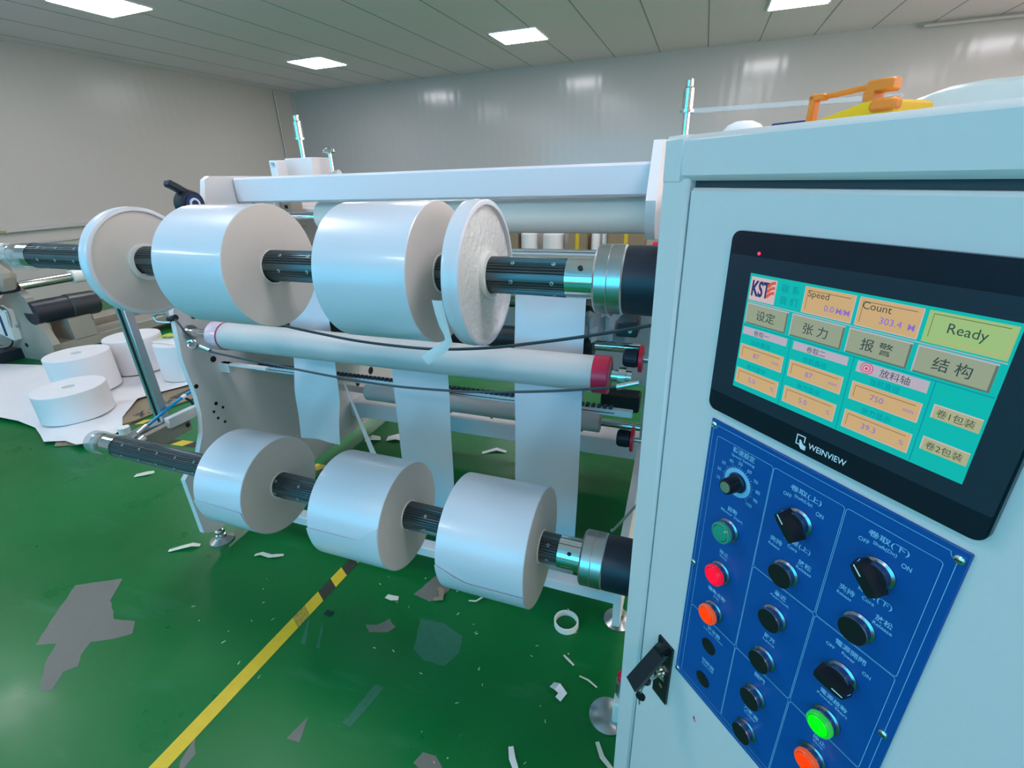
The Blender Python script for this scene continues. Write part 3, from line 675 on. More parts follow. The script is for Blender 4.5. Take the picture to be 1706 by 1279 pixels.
# ---- touch panel
tpn = MB()
def rrect(x0, x1, z0, z1, r, n=6):
    P = []
    for cx, cz, a0 in ((x1 - r, z1 - r, 0), (x0 + r, z1 - r, 90), (x0 + r, z0 + r, 180), (x1 - r, z0 + r, 270)):
        for k in range(n + 1): a = math.radians(a0 + 90 * k / n); P.append((cx + r * math.cos(a), cz + r * math.sin(a)))
    return P
tpn.prism(rrect(-.3845, -.1125, 1.2035, 1.4095, .010), 'y', -.0058, 0, 'bezel').prism(rrect(-.3832, -.1138, 1.2048, 1.4082, .009), 'y', -.0066, -.0058, 'bezel')
tpn.prism(rrect(-.3828, -.1142, 1.228, 1.386, .002), 'y', -.0069, -.0066, 'bezel2')
touch = tpn.build('touch_panel', cabt)
Xd = (1, 0, 0); Zd = (0, 0, 1)
lgm = MB()
ly = -.0070
for a, b in (((-.2690, 1.2217), (-.2600, 1.2228)), ((-.2690, 1.2118), (-.2635, 1.2129))): lgm.box((a[0], ly, a[1]), (b[0], ly + .0003, b[1]), 'white_ink')
lgm.box((-.2690, ly, 1.2118), (-.2680, ly + .0003, 1.2228), 'white_ink').box((-.2608, ly, 1.2160), (-.2598, ly + .0003, 1.2228), 'white_ink')
lgm.prism([(-.2655, 1.2175), (-.2640, 1.2180), (-.2615, 1.2140), (-.2580, 1.2130), (-.2580, 1.2085), (-.2625, 1.2085), (-.2645, 1.2110)], 'y', ly - .0001, ly + .0002, 'white_ink')
lgm.text('WEINVIEW', (-.2555, ly - .0001, 1.2155), Xd, Zd, .0062, 'white_ink', 'L', width=.037, bold=.01)
lgm.build('logo_print', touch)
MB().cyl((-.3478, -.0066, 1.3895), (-.3478, -.0073, 1.3895), .0017, 'led', 12).build('indicator', touch)
s_ = MB(); Y0 = -.0070
def rc(x0, x1, z0, z1, m, lay=1): s_.add([(x0, Y0 - lay * .00012, z0), (x1, Y0 - lay * .00012, z0), (x1, Y0 - lay * .00012, z1), (x0, Y0 - lay * .00012, z1)], [(0, 1, 2, 3)], 's_' + m)
def tx(t, x, z, h, m='text', al='C', w=None, b=0.0, lay=6): s_.text(t, (x, Y0 - lay * .00012, z), Xd, Zd, h, 's_' + m, al, width=w, bold=b)
SX0, SX1, SZ0, SZ1 = -.3535, -.1372, 1.2435, 1.3695
s_.box((SX0, Y0, SZ0), (SX1, Y0 + .0004, SZ1), 's_cyan')
def field(x0, x1, z0, z1, txt=None, unit=None, m='peach', hi='frame'):
    rc(x0, x1, z0, z1, hi if m != 'peach' else 'pink', 1); rc(x0 + .0008, x1 - .0008, z0 + .0008, z1 - .0004, m, 2)
    rc(x0 + .0035, x1 - .004, z1 - .0036, z1 - .0031, 'line', 3); rc(x0 + .0033, x0 + .0037, z0 + .0035, z1 - .0031, 'line', 3)
    if txt: tx(txt, (x0 * .55 + x1 * .45) - .002, (z0 + z1) / 2 - .0007, .0052, 'purple')
    if unit: tx(unit, x1 - .0040, (z0 + z1) / 2 - .0012, .0024 if unit == 'mm' else .0040, 'purple', 'R')
def button(x0, x1, z0, z1, t, h=.0105, m='grey'):
    rc(x0, x1, z0, z1, 'greyhi', 1); rc(x0 + .0012, x1, z0, z1 - .0014, 'greylo', 2); rc(x0 + .0012, x1 - .0016, z0 + .0014, z1 - .0014, m, 3)
    tx(t, (x0 + x1) / 2, (z0 + z1) / 2, h, 'text', b=.004)
def tagbar(x0, x1, z0, z1, t):
    rc(x0, x1, z0, z1, 'greyhi', 1); rc(x0 + .003, x1 - .003, z0 + .0004, z1 - .0004, 'lav', 2); tx(t, (x0 + x1) / 2 - .003, (z0 + z1) / 2, .0058)
# logo tile
rc(-.3515, -.3215, 1.3425, 1.3665, 'pink', 1)
tx('KST', -.3385, 1.3552, .0165, 'navy', w=.021, b=.035)
for k in range(3):
    z = 1.3475 + k * .005; s_.add([(-.3300, Y0 - .0008, z), (-.3255, Y0 - .0008, z + .0045), (-.3222, Y0 - .0008, z + .0052), (-.3226, Y0 - .0008, z + .0082), (-.3268, Y0 - .0008, z + .0070), (-.3315, Y0 - .0008, z + .0032)], [(0, 1, 2, 3, 4, 5)], 's_redd')
tx('联 系', -.3062, 1.3608, .0078, 'rule'); tx('我 们', -.3062, 1.3495, .0078, 'rule')
field(-.2920, -.2455, 1.3425, 1.3670); tx('Speed', -.2878, 1.3603, .0078, 'text', 'L'); tx('0.0', -.2660, 1.3510, .0055, 'purple'); tx('M/M', -.2478, 1.3507, .0050, 'purple', 'R', b=.02)
field(-.2425, -.1945, 1.3425, 1.3670); tx('Count', -.2388, 1.3608, .0062, 'text', 'L'); tx('303.4', -.2150, 1.3510, .0055, 'purple'); tx('M', -.1975, 1.3507, .0050, 'purple', 'R', b=.02)
rc(-.1915, -.1390, 1.3425, 1.3670, 'grn', 1); rc(-.1880, -.1430, 1.3645, 1.3650, 'line', 3); rc(-.1882, -.1878, 1.3470, 1.3650, 'line', 3)
rc(-.1840, -.1405, 1.3455, 1.3460, 'peach', 3); rc(-.1410, -.1405, 1.3455, 1.3630, 'peach', 3)
tx('Ready', -.1650, 1.3552, .0098, 'text', w=.024)
rc(SX0 + .002, SX1 - .001, 1.3405, 1.3413, 'lav', 1)
for (x0, x1), t in zip(((-.3515, -.3035), (-.2995, -.2485), (-.2450, -.1955), (-.1920, -.1420)), ('设定', '张 力', '报 警', '结 构')): button(x0, x1, 1.3175, 1.3395, t)
rc(SX0 + .001, SX1 - .001, 1.3150, 1.3157, 'rule', 1)
for xx in (-.2960, -.2355, -.1740): rc(xx, xx + .0006, SZ0 + .001, 1.3150, 'rule', 1)
tagbar(-.3515, -.2995, 1.3055, 1.3135, '卷取一'); tagbar(-.2925, -.2395, 1.3055, 1.3135, '卷取二'); tagbar(-.2315, -.1770, 1.3035, 1.3135, '')
tx('放料轴', -.2010, 1.3087, .0072)
for r_, m, l in ((.0052, 'mag', 4), (.0044, 'pink', 5), (.0034, 'mag', 6), (.0025, 'pink', 7), (.0013, 'mag', 8)):
    s_.add([(-.2230 + r_ * math.cos(q * PI / 12), Y0 - l * .00012, 1.3087 + r_ * math.sin(q * PI / 12)) for q in range(24)], [tuple(range(24))], 's_' + m)
for x0, x1, a, b, a2, b2 in ((-.3515, -.2995, '87', 'mm', '5.0', '%'), (-.2925, -.2395, '87', 'mm', '5.0', '%'), (-.2315, -.1770, '750', 'mm', '39.3', '%')):
    tx('当前直径', (x0 + x1) / 2 - .002, 1.2990, .0056, 'rule'); field(x0, x1, 1.2775, 1.2945, a, b)
    tx('张力显示', (x0 + x1) / 2 - .002, 1.2715, .0056, 'rule'); field(x0, x1, 1.2495, 1.2670, a2, b2)
for z, t in ((1.2925, '卷1包装'), (1.2645, '卷2包装')):
    rc(-.1700, -.1390, z - .0062, z + .0052, 'pink', 1); rc(-.1690, -.1390, z - .0062, z + .0042, 'tan', 2); tx(t, -.1545, z - .0008, .0066, 'text')
s_.build('screen', touch)

# ---- blue button panel
bpn = MB().box((-.379, -.0025, .742), (-.1165, 0, 1.1895), 'blue', .0008)
def ln(x0, z0, x1, z1, w=.0005, y=-.0027):
    a = Vector((x0, 0, z0)); b = Vector((x1, 0, z1)); d = (b - a).normalized(); n_ = Vector((-d.z, 0, d.x)) * w / 2; q = Vector((0, y, 0))
    bpn.add([a + n_ + q, b + n_ + q, b - n_ + q, a - n_ + q], [(0, 1, 2, 3)], 'ink')
def outline(P, y=-.0027):
    for i in range(len(P)): ln(*P[i], *P[(i + 1) % len(P)])
def notch(x0, x1, z0, z1, r=.006, pts=True):
    P = []
    def arc(cx, cz, a0, a1):
        for k in range(5): a = math.radians(a0 + (a1 - a0) * k / 4); P.append((cx + r * math.cos(a), cz + r * math.sin(a)))
    arc(x1, z1, 270 - 0, 180); arc(x0, z1, 0, -90); arc(x0, z0, 90, 0); arc(x1, z0, 180, 90)
    outline(P)
notch(-.3745, -.1235, .7480, 1.1835)
for x0, x1, z0, z1 in ((-.3668, -.2890, .8945, 1.1705), (-.2880, -.2110, 1.0325, 1.1705), (-.2095, -.1308, 1.0325, 1.1705), (-.3668, -.2890, .7560, .8935), (-.2880, -.2110, .8945, 1.0315), (-.2095, -.1308, .8945, 1.0315), (-.2880, -.2110, .7560, .8935), (-.2095, -.1308, .7560, .8935)):
    outline(rrect(x0, x1, z0, z1, .003, 3))
def pt(t, x, z, h, w=None, m='ink', b=.012): bpn.text(t, (x, -.0027, z), Xd, Zd, h, m, 'C', width=w, bold=b)
# speed dial print
bpn.lathe((-.3290, -.00262, 1.1250), (0, -1, 0), [(0, .013), (.0001, .0185)], 'ink', 48)
for k in range(0, 31):
    a = math.radians(225 - 270 * k / 30); r0 = .0190; r1 = .0225 if k % 3 == 0 else .0208
    ln(-.3290 + r0 * math.cos(a), 1.125 + r0 * math.sin(a), -.3290 + r1 * math.cos(a), 1.125 + r1 * math.sin(a), .0006)
for k in range(11):
    a = math.radians(225 - 270 * k / 10); pt(str(k * 10), -.3290 + .0285 * math.cos(a), 1.125 + .0262 * math.sin(a), .0044)
pt('轉速設定', -.3270, 1.1650, .0078, .030); pt('Speed Setting', -.3270, 1.1570, .0042, .032)
for x, z, t, e in ((-.3285, 1.0845, '啟動', 'Motor Start'), (-.3295, 1.0165, '停止', 'Stop'), (-.3295, .9475, '慢動点動', 'Jog'), (-.3230, .8820, '計米器', 'Length Clear'), (-.3230, .8190, '切斷器', 'Cut Off'),
                   (-.2490, 1.0210, '靠近', 'Approach'), (-.2490, .9530, '離开', 'Leave'), (-.2490, .8830, '開門', ''), (-.2490, .8160, '刀離開', 'Cutter'), (-.1700, .9480, '電源啟動', 'Power Start'), (-.1700, .8795, '停止', 'Stop')):
    pt(t, x, z, .0070); 
    if e: pt(e, x, z - .0070, .0038, min(.034, .0030 * len(e)))
for x, t in ((-.2490, '上'), (-.1700, '下')):
    pt('卷取(%s)' % t, x, 1.1595, .0080, .034); pt('Shaft(%s)' % ('Up' if t == '上' else 'Dn'), x - .001, 1.1515, .0048, .020)
    pt('OFF', x - .0185, 1.1485, .0045, .0095); pt('ON', x + .0180, 1.1465, .0050, .0080)
    pt('紙管(%s)' % t, x + .004, 1.0980, .0078, .030); pt('Core', x, 1.0900, .0045, .011)
    pt('夾持', x - .019, 1.0860, .0072); pt('Release', x - .020, 1.0780, .0036, .014); pt('放松', x + .0165, 1.0800, .0072); pt('Release', x + .0170, 1.0725, .0040, .017)
pt('電源開關', -.1700, 1.0215, .0072); pt('Power', -.1700, 1.0130, .0042, .013); pt('OFF', -.1880, 1.0105, .0042, .0090); pt('ON', -.1515, 1.0095, .0046, .0078)
bp_o = bpn.build('button_plate', cabt)
for x, z in ((-.3740, 1.1825), (-.3740, .9650), (-.3740, .7500), (-.1228, 1.1800), (-.1238, .9610)):
    MB().lathe((x, -.0025, z), (0, -1, 0), [(0, .0042), (.0012, .0040), (.0022, .0028), (.0026, .0), ], 'chrome', 20).box((x - .0024, -.0054, z - .0004), (x + .0024, -.0048, z + .0004), 'hole').build('screw', bp_o)
def push(x, z, cap, rim, h=.012, dome=False):
    neck = MB().lathe((x, -.0025, z), (0, -1, 0), [(0, .0150), (.0015, .0150), (.003, .0125), (h - .0035, .0125), (h - .0025, .0140), (h - .0005, .0141), (h, .0138), (h, .0130)], 'btn', 40)
    neck.lathe((x, -.0025, z), (0, -1, 0), [(h - .001, .0136), (h + .0003, .0134), (h + .0003, 0)] if not dome else [(h - .001, .0140), (h + .004, .0138), (h + .0052, .0128), (h + .0052, .0112), (h + .0040, .0110)], rim, 40)
    if dome: neck.lathe((x, -.0025, z), (0, -1, 0), [(h + .0050, .0106), (h + .0060, .0100), (h + .0064, .006), (h + .0064, 0)], cap, 40)
    return neck.build('push_button', bp_o)
def lbl(o, t): o['label'] = t
lbl(push(-.3290, 1.0550, 'b_green', 'b_greenrim', .010, True), 'unlit green push button')
lbl(push(-.3290, .9860, 'b_red', 'b_redrim', .010, True), 'lit red push button')
lbl(push(-.3290, .9165, 'b_or', 'b_orrim', .010, True), 'lit orange push button')
for z in (.8505, .7825): MB().lathe((-.3270, -.0026, z), (0, -1, 0), [(0, .0118), (.0008, .0118), (.0012, .011), (.0012, 0)], 'black', 32).build('blank_plug', bp_o)
for z in (1.0555, .9875, .9185, .8500, .7815): push(-.2490, z, None, 'black', .0115)
push(-.1700, 1.0565, None, 'black', .0115)
lbl(push(-.1700, .9165, 'b_lit', 'b_litrim', .010, True), 'lit bright green push button')
lbl(push(-.1700, .8505, 'b_or', 'b_orrim', .010, True), 'lit orange push button')
def selector(x, z, ang):
    s = MB().lathe((x, -.0025, z), (0, -1, 0), [(0, .0150), (.0015, .0150), (.003, .0125), (.009, .0125), (.010, .0140), (.0115, .0138), (.0120, .0132), (.0120, 0)], 'black', 40, mats=['btn'] * 5 + ['black'] * 2)
    R = Matrix.Rotation(math.radians(ang), 3, 'Y'); c = Vector((x, 0, z))
    P = [(-.0165, -.0060), (-.0100, -.0085), (.0100, -.0085), (.0165, -.0060), (.0165, .0060), (.0100, .0085), (-.0100, .0085), (-.0165, .0060)]
    v = [R @ Vector((a, -.0110, b)) + c for a, b in P] + [R @ Vector((a * .92, -.0250, b * .62)) + c for a, b in P]
    s.add(v, [tuple(range(7, -1, -1)), tuple(range(8, 16))] + [(i, (i + 1) % 8, (i + 1) % 8 + 8, i + 8) for i in range(8)], 'black')
    v = [R @ Vector(p) + c for p in ((-.0148, -.0252, -.0007), (-.004, -.0252, -.0007), (-.004, -.0252, .0007), (-.0148, -.0252, .0007), (-.0164, -.0145, .0007), (-.0164, -.0145, -.0007))]
    s.add(v, [(0, 1, 2, 3), (0, 3, 4, 5)], 'white_ink'); return s.build('selector_switch', bp_o)
selector(-.2490, 1.1255, 45); selector(-.1700, 1.1250, 45); selector(-.1700, .9865, 180)
kn = MB().lathe((-.3290, -.0025, 1.1250), (0, -1, 0), [(0, .0112), (.002, .0115), (.003, .0098), (.019, .0088), (.020, .0082), (.020, 0)], 'black', 40, mats=['black'] * 5 + ['black'])
kn.lathe((-.3290, -.0225, 1.1250), (0, -1, 0), [(0, .0068), (.0006, .0066), (.0006, 0)], 'alu', 32)
for k in range(20):
    a = 2 * PI * k / 20; cx = -.3290 + .0094 * math.cos(a); cz = 1.125 + .0094 * math.sin(a); kn.cyl((cx, -.006, cz), (cx + .0006 * -math.cos(a), -.021, cz - .0006 * math.sin(a)), .0007, 'black', 6)
kn.build('speed_knob', bp_o)

# ================================================================ THINGS ON TOP OF THE CABINET (positions in the cabinet frame turned to the room)
RC = Matrix.Rotation(math.radians(-45), 3, 'Z'); OC = Vector((.3111, .3111, 0))
def cabw(x, y, z): return RC @ Vector((x, y, z)) + OC
def in_cab(name, label, cat, x, y):
    return thing(name, tuple(cabw(x, y, CT)), label, cat)
def turned(mb): mb.v = [tuple(cabw(*p)) for p in mb.v]; return mb
td = in_cab('tape_dispenser', 'orange and yellow tape dispenser lying on top of the control cabinet', 'tape dispenser', -.34, .12)
arc_ = [(-.402, 1.506), (-.385, 1.511), (-.36, 1.517), (-.34, 1.522), (-.325, 1.5245), (-.315, 1.523), (-.310, 1.520), (-.310, 1.506)]
turned(MB().prism(arc_, 'y', .09, .15, 'yellow')).build('housing', td)
turned(MB().box((-.405, .10, 1.506), (-.398, .112, 1.538), 'orange', .002).box((-.405, .10, 1.531), (-.388, .112, 1.5375), 'orange', .002)).build('frame_post', td)
a_ = Vector((-.390, .107, 1.5345)); b_ = Vector((-.345, .107, 1.5375))
turned(MB().tube([a_, (-.37, .107, 1.5357), b_], .0028, 'orange')).build('frame_arm', td)
turned(MB().box((-.347, .100, 1.531), (-.322, .116, 1.542), 'orange', .002).box((-.347, .10, 1.524), (-.337, .116, 1.533), 'orange')).build('cutter_block', td)
turned(MB().box((-.332, .086, 1.513), (-.308, .10, 1.524), 'orange', .003)).build('tape_tab', td)
turned(MB().prism([(-.385, 1.518), (-.36, 1.522), (-.34, 1.527), (-.335, 1.529), (-.35, 1.528), (-.375, 1.524)], 'y', .13, .14, 'brass')).build('blade_guard', td)
ps = in_cab('plastic_sheet', 'cloudy crumpled plastic sheet lying on cabinet behind the tape dispenser', 'plastic sheet', -.2, .2)
rows = []
for i in range(13):
    u = i / 12; xx = -.40 + .36 * u; top = 1.506 + .037 * math.sin(min(.15 + u * 3.0, 1.0) * PI / 2) + .004 * math.sin(u * 13) + .010 * u
    rows.append([(xx, .17 + .18 * k / 6, 1.506 + (top - 1.506) * math.sin(PI * (k + .3) / 6.6) ** .6 if 0 < k < 6 else 1.506) for k in range(7)])
turned(MB().sheet(rows, 'cloudy', .001)).build('sheet', ps)
dm = in_cab('round_lid', 'small white rounded lid at the left end of the cabinet top', 'lid', -.50, .13)
turned(MB().lathe((-.503, .12, 1.5055), (0, 0, 1), [(0, .026), (.006, .025), (.013, .019), (.017, .010), (.018, 0)], 'paper_soft', 28)).build('dome', dm)
pn = in_cab('marker_pen', 'dark blue marker pen lying on cabinet left of the tape dispenser', 'pen', -.43, .12)
turned(MB().cyl((-.452, .11, 1.5105), (-.408, .115, 1.5105), .005, 'navy', 16, bev=.001)).build('barrel', pn)

# ================================================================ FLOOR PAPER ROLLS AND WRAPPING
def floor_roll(x, y, r, h, z0, label, lean=(0, 0)):
    t = thing('paper_roll', (x, y, z0), label, 'paper roll', 'paper rolls lying on the wrapping paper')
    mb = MB().lathe((x, y, z0), (0, 0, 1), [(0, .045), (0, r - .003), (.003, r), (h - .004, r), (h, r - .004), (h, .045)], 'paper_soft', 72).build('wound_paper', t)
    MB().lathe((x, y, z0), (0, 0, 1), [(.0, .038), (.0, .045), (h + .001, .045), (h + .001, .038)], 'core', 36, close=True).build('core_tube', t)
    t.rotation_euler = (lean[0], lean[1], 0); return t
def onto(x, y): return x, y
floor_roll(-3.93, 1.80, .205, .20, .036, 'nearest floor paper roll, lowest of the four on white wrapping')
floor_roll(-4.36, 2.13, .205, .29, .036, 'tall floor paper roll behind the nearest one, left of the upright')
floor_roll(-4.40, 2.57, .205, .29, .036, 'floor paper roll farthest back, partly hidden by the aluminium upright')
floor_roll(-3.84, 2.60, .205, .29, .036, 'floor paper roll beside the machine frame with a green printed bag on top')
bg = thing('printed_bag', (-3.84, 2.6, .328), 'crumpled white plastic bag with green print on top of a floor paper roll', 'bag')
rows = [[(-4.02 + .32 * i / 10, 2.47 + .26 * j / 8, .3295 + .028 * abs(math.sin(i * 1.3 + j * .7)) * math.sin(PI * j / 8) * math.sin(PI * min(i + .4, 10) / 10.4)) for j in range(9)] for i in range(11)]
MB().sheet(rows, 'paper_soft', .001).build('film', bg)
MB().sheet([[(-4.00 + .26 * i / 6, 2.57 + .11 * (1 - i / 7) * (j - 1.5) / 3 + .04 * i / 6, .362) for j in range(4)] for i in range(7)], 'lime', .001).build('green_print', bg)
wrapp = [(-4.75, 1.40), (-4.461, 1.594), (-4.25, 1.60), (-4.035, 1.585), (-3.85, 1.52), (-3.728, 1.473), (-3.60, 1.52), (-3.45, 1.50), (-3.325, 1.595), (-3.42, 1.75), (-3.60, 1.87), (-3.78, 2.10), (-3.72, 2.30), (-3.62, 2.46), (-3.58, 2.75), (-3.9, 3.1), (-4.7, 3.0), (-5.05, 2.45), (-5.9, 2.28), (-7.0, 2.1), (-6.9, 1.1)]
def fill_poly(poly, m, z, amp, name, step=.07):
    import bmesh
    from mathutils.geometry import delaunay_2d_cdt
    pts = [Vector(p) for p in poly]; edges = [(i, (i + 1) % len(poly)) for i in range(len(poly))]
    def inside(x, y):
        c = False; n = len(poly); j = n - 1
        for i in range(n):
            if (poly[i][1] > y) != (poly[j][1] > y) and x < (poly[j][0] - poly[i][0]) * (y - poly[i][1]) / (poly[j][1] - poly[i][1]) + poly[i][0]: c = not c
            j = i
        return c
    X = [p[0] for p in poly]; Y = [p[1] for p in poly]; yy = min(Y) + step / 2
    while yy < max(Y):
        xx = min(X) + step / 2
        while xx < max(X):
            a, b = xx + random.uniform(-.02, .02), yy + random.uniform(-.02, .02)
            if inside(a, b): pts.append(Vector((a, b)))
            xx += step
        yy += step
    vs, es, fs, *_ = delaunay_2d_cdt(pts, edges, [], 1, 1e-6)
    h = [z + amp * (.5 + .5 * math.sin(p.x * 9.3 + 1.7 * math.sin(p.y * 7)) * math.cos(p.y * 8.1 - p.x * 3)) for p in vs]
    mb = MB(); n = len(vs)
    mb.add([(p.x, p.y, q) for p, q in zip(vs, h)], [tuple(f) for f in fs], m, True)
    mb.add([(p.x, p.y, q - .0012) for p, q in zip(vs, h)], [tuple(reversed(f)) for f in fs], m, True)
    return mb.build(name, angle=60)
tag(fill_poly(wrapp, 'paper_soft', .014, .02, 'wrapping_paper'), 'large crumpled white wrapping paper spread on floor under the paper rolls', 'paper sheet')
cbd = MB().prism([(-3.60, 1.77), (-3.51, 1.76), (-3.47, 1.88), (-3.46, 2.02), (-3.42, 2.22), (-3.40, 2.45), (-3.42, 2.70), (-3.75, 2.75), (-3.90, 2.40), (-3.86, 2.10), (-3.72, 1.95)], 'z', .004, .011, 'cardboard')
e1 = Vector((.50, .50, 0)).normalized(); a0 = Vector((-3.50, 1.98, .0115)); tdx = Vector((-.08, 1, 0)).normalized(); tdy = Vector((-1, -.08, 0)).normalized()
for k, ch in enumerate(['浙', '大', None, '冠', '圆', '纸']):
    p = Vector((-3.525, 1.955, .0116)) + tdx * (k * .098)
    if ch: cbd.text(ch, p, tdx, tdy, .095, 'hub', bold=.03)
    else:
        for q in range(3):
            a = q * 2.09; c = p + tdx * .024 * math.cos(a) + tdy * .024 * math.sin(a)
            cbd.add([c + tdx * .017 * math.cos(b) + tdy * .017 * math.sin(b) for b in [2 * PI * w_ / 16 for w_ in range(16)]], [tuple(range(16))], 'hub')
tag(cbd.build('cardboard_sheet'), 'flattened brown cardboard with black printed characters sticking out of the wrapping paper', 'cardboard')
tag(MB().prism([(-3.92, 1.66), (-3.62, 1.47), (-3.49, 1.53), (-3.52, 1.62), (-3.70, 1.80)], 'z', .003, .009, 'cardboard').build('cardboard_sheet'), 'small brown cardboard corner poking from the near edge of the wrapping paper', 'cardboard')

# ================================================================ SECOND MACHINE AT THE LEFT
m2 = thing('winding_machine', (-5.7, 3.5, 0), 'beige machine frame with chrome shaft and black motor beside the left wall', 'machine')
MB().box((-5.90, 2.52, 0), (-5.52, 2.62, .15), 'cast').box((-5.80, 2.55, .06), (-5.46, 5.6, .16), 'cast', .01).build('bed_beam', m2)
MB().box((-6.35, 2.55, .06), (-6.08, 5.6, .18), 'cast', .01).build('bed_beam', m2)
ep = [(-6.6, 0), (-5.72, .0), (-5.45, .10), (-5.42, .17), (-5.50, .36), (-5.54, .60), (-5.62, .66), (-5.80, .64), (-5.95, .56), (-6.6, .56)]
epo = MB().prism(ep, 'y', 2.50, 2.56, 'cast').build('end_plate', m2)
MB().cyl((-5.83, 2.495, .14), (-5.83, 2.505, .14), .02, 'hole', 16).cyl((-6.05, 2.48, .30), (-5.80, 2.48, .33), .013, 'chrome', 12).build('plate_fitting', epo)
MB().prism([(-6.15, .28), (-5.93, .52), (-5.80, .48), (-5.86, .20)], 'y', 2.44, 2.50, 'core').prism([(-5.96, .24), (-5.93, .24), (-5.90, .44), (-5.93, .44)], 'y', 2.435, 2.44, 'navy').build('guard_cover', m2)
MB().tube([(-6.2, 2.46, .48), (-6.0, 2.44, .53), (-5.85, 2.44, .52), (-5.80, 2.45, .44), (-5.95, 2.45, .16), (-6.2, 2.44, .10)], .012, 'steel').build('cable_loop', m2)
mo = MB().cyl((-5.55, 2.5, .46), (-5.55, 2.78, .455), .105, 'hub', 40).cyl((-5.55, 2.78, .455), (-5.55, 3.03, .445), .112, 'blackrub', 40, bev=.012); mo.box((-5.56, 2.72, .29), (-5.47, 2.92, .345), 'black', .004); mo.build('motor', m2)
MB().box((-5.75, 2.7, .16), (-5.45, 2.9, .36), 'cast').build('motor_mount', m2)
sh2 = MB().cyl((-5.62, 2.52, .70), (-5.62, 2.98, .70), .042, 'chrome', 32).build('winding_shaft', m2)
MB().cyl((-5.62, 2.95, .70), (-5.62, 3.40, .70), .062, 'core', 32).build('shaft_sleeve', sh2)
MB().cyl((-5.66, 2.28, .70), (-5.64, 2.52, .70), .052, 'hub', 24).cyl((-5.70, 2.12, .68), (-5.66, 2.28, .70), .06, 'black', 24).box((-5.68, 2.30, .72), (-5.58, 2.44, .79), 'cast', .01).build('shaft_coupling', sh2)
MB().cyl((-5.95, 2.10, .66), (-5.75, 2.14, .66), .13, 'hub', 32).build('brake_drum', m2)
MB().box((-6.3, 2.38, .76), (-5.66, 2.56, .93), 'cast', .02).box((-5.78, 2.36, .72), (-5.50, 2.50, .90), 'cast', .03, R=Matrix.Rotation(.5, 3, 'Y')).build('bearing_housing', m2)
MB().box((-6.6, 2.42, .935), (-5.62, 2.56, .97), 'core', .01).build('top_rail', m2)
MB().cyl((-6.5, 2.46, 1.04), (-5.48, 2.5, 1.03), .045, 'core', 24).cyl((-5.48, 2.5, 1.03), (-5.40, 2.5, 1.03), .03, 'black', 16).build('cross_tube', m2)
MB().cyl((-5.86, 2.5, 1.12), (-5.80, 2.5, 1.12), .05, 'redcap', 20).cyl((-5.80, 2.5, 1.12), (-5.74, 2.5, 1.12), .06, 'hub', 20).build('red_regulator', m2)
MB().tube([(-5.74, 2.5, 1.15), (-5.62, 2.5, 1.17), (-5.50, 2.5, 1.165), (-5.40, 2.5, 1.165)], .006, 'hub').build('air_line', m2)
MB().cyl((-5.50, 2.5, 1.165), (-5.38, 2.5, 1.165), .014, 'brass', 12, r2=.008).build('brass_fitting', m2)
MB().box((-6.6, 2.3, 0), (-5.95, 2.5, .10), 'hub').build('base_plinth', m2)

# ================================================================ BOXES FAR BEHIND, BY THE BACK WALL
def carton(x0, x1, y, h, label):
    t = thing('cardboard_box', ((x0 + x1) / 2, y, 0), label, 'box')
    MB().box((x0, y - .25, 0), (x1, y + .25, h), 'cardboard', .004).build('carton', t)
    MB().box(((x0 + x1) / 2 - .03, y - .252, h * .4), ((x0 + x1) / 2 + .03, y + .252, h + .002), 'tapey').build('tape_strip', t)
carton(-3.40, -2.98, 8.6, .55, 'brown box by back wall, leftmost in the gap under the pale roller')
carton(-2.05, -1.75, 8.6, .55, 'brown box by back wall between two white bundles')
carton(-1.38, -.80, 8.6, .60, 'brown box by back wall nearest the cabinet')
for x, r, lb in ((-2.80, .16, 'white paper bundle by back wall, beside the leftmost box'), (-2.35, .20, 'white paper bundle by back wall, middle of the gap'), (-1.61, .08, 'slim white bundle by back wall left of the right box'), (-1.455, .05, 'slimmest white bundle by back wall touching the right box')):
    t = thing('paper_bundle', (x, 8.5, 0), lb, 'paper bundle')
    MB().lathe((x, 8.5, 0), (0, 0, 1), [(0, 0), (0, r), (.01, r), (.5, r * .92), (.52, r * .8), (.52, 0)], 'paper_soft', 28).build('wrapped_paper', t)

# ================================================================ LITTER ON THE FLOOR
rg = thing('plastic_ring', (-.287, 1.215, 0), 'translucent white plastic core ring lying on green floor by the cabinet', 'ring')
MB().lathe((-.287, 1.215, .0005), (0, 0, 1), [(0, .0375), (0, .043), (.022, .043), (.022, .0375)], 'core', 56, close=True).build('ring_band', rg)
def curl(name, pts, w, label, m='scrap', cat='scrap'):
    P = [Vector((x, y, z)) for x, y, z in pts]; rows = []
    for i, p in enumerate(P):
        d = (P[min(i + 1, len(P) - 1)] - P[max(i - 1, 0)]).normalized(); n_ = Vector((-d.y, d.x, 0)).normalized()
        ww = w * (.5 + .5 * math.sin(PI * (i + .7) / (len(P) + .4))); rows.append([p - n_ * ww, p + n_ * ww])
    o = MB().sheet(rows, m, .0006).build(name); tag(o, label, cat); return o
curl('paper_scrap', [(-1.64, 1.13, .003), (-1.61, 1.14, .012), (-1.57, 1.145, .004), (-1.54, 1.15, .011), (-1.52, 1.17, .003)], .010, 'torn cream paper strip on floor below the first lower roll')
curl('paper_scrap', [(-2.03, 1.03, .003), (-1.99, 1.06, .008), (-1.95, 1.085, .014), (-1.925, 1.10, .004)], .012, 'torn cream paper strip beside the left leveling foot')
curl('paper_scrap', [(-.265, 1.095, .002), (-.245, 1.08, .006), (-.225, 1.07, .002)], .004, 'thin pale paper sliver below the plastic ring')
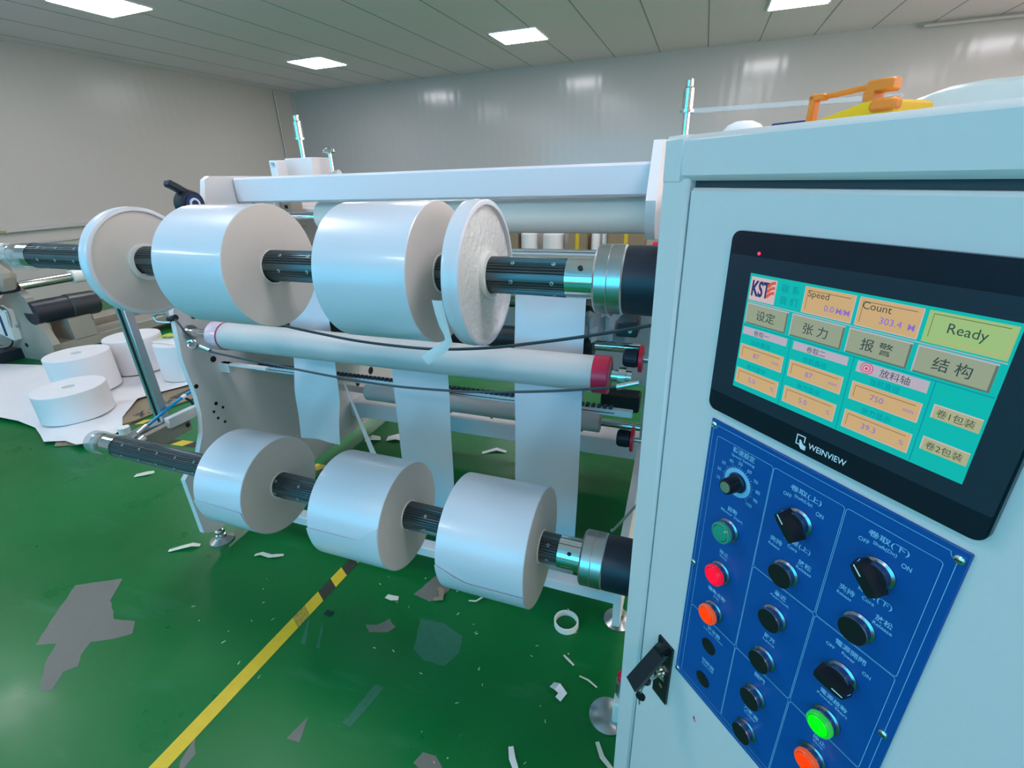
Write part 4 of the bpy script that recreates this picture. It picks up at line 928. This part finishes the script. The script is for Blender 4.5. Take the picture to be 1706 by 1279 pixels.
curl('paper_scrap', [(-.275, .985, .002), (-.255, .975, .016), (-.235, .965, .008), (-.245, .945, .004)], .014, 'crumpled white paper bit on floor left of the cabinet foot', 'paper_soft')
curl('paper_scrap', [(-.20, 1.04, .002), (-.17, 1.03, .010), (-.14, 1.02, .003)], .003, 'thin green-grey paper shred by the steel cabinet foot')
curl('paper_scrap', [(-.335, .775, .002), (-.32, .745, .008), (-.298, .72, .003)], .009, 'pale paper strip on floor near the bottom edge of the picture', 'paper_soft')
curl('paper_scrap', [(-.11, .865, .002), (-.09, .83, .004), (-.06, .81, .002)], .007, 'pale yellow paper strip on floor against the cabinet base')
curl('paper_scrap', [(-.66, 1.20, .002), (-.63, 1.20, .010), (-.61, 1.225, .014), (-.60, 1.25, .004)], .004, 'curled pale paper shaving below the third lower roll')
curl('paper_scrap', [(-.80, 1.22, .002), (-.775, 1.20, .016), (-.76, 1.17, .010), (-.79, 1.165, .002)], .012, 'brownish curled scrap on floor between middle and third lower rolls', 'cardboard')
curl('paper_scrap', [(-.97, 1.12, .002), (-.94, 1.115, .007), (-.92, 1.125, .002)], .012, 'small grey paper scrap below the middle lower roll')
curl('dark_scrap', [(-1.147, .985, .002), (-1.115, .983, .005)], .010, 'small dark brown chip on floor right of the hazard tape', 'hub')
curl('paper_scrap', [(-1.78, 2.12, .002), (-1.74, 2.13, .02), (-1.70, 2.16, .004)], .03, 'white paper scrap on floor under the machine, left one', 'paper_soft')
curl('paper_scrap', [(-1.66, 2.17, .002), (-1.60, 2.19, .016), (-1.56, 2.20, .003)], .035, 'white paper scrap on floor under the machine, right one', 'paper_soft')
curl('paper_scrap', [(-1.03, 2.19, .002), (-.96, 2.24, .012), (-.90, 2.24, .003)], .015, 'curled white paper strip on floor under the low cross beam', 'paper_soft')
curl('paper_scrap', [(-2.79, 1.40, .002), (-2.74, 1.43, .008), (-2.72, 1.46, .002)], .02, 'pale scrap on open floor below the left tip of lower shaft')
lt = MB()
for k in range(45):
    x = random.uniform(-1.7, -.2); y = random.uniform(.6, 1.35)
    if x > -.9 and y < .6: continue
    a = random.uniform(0, PI); L = random.uniform(.002, .008); w_ = random.uniform(.0007, .002)
    d = Vector((math.cos(a), math.sin(a), 0)); n_ = Vector((-d.y, d.x, 0)); c = Vector((x, y, .0022))
    lt.add([c - d * L - n_ * w_, c + d * L - n_ * w_ * .5, c + d * L * .8 + n_ * w_, c - d * L * .6 + n_ * w_ * 1.3], [(0, 1, 2, 3)], 'scrap')
tag(lt.build('paper_lint'), 'fine paper lint scattered over the green floor', 'lint', kind='stuff')

for o in bpy.data.objects:
    if '_w' in o: del o['_w']
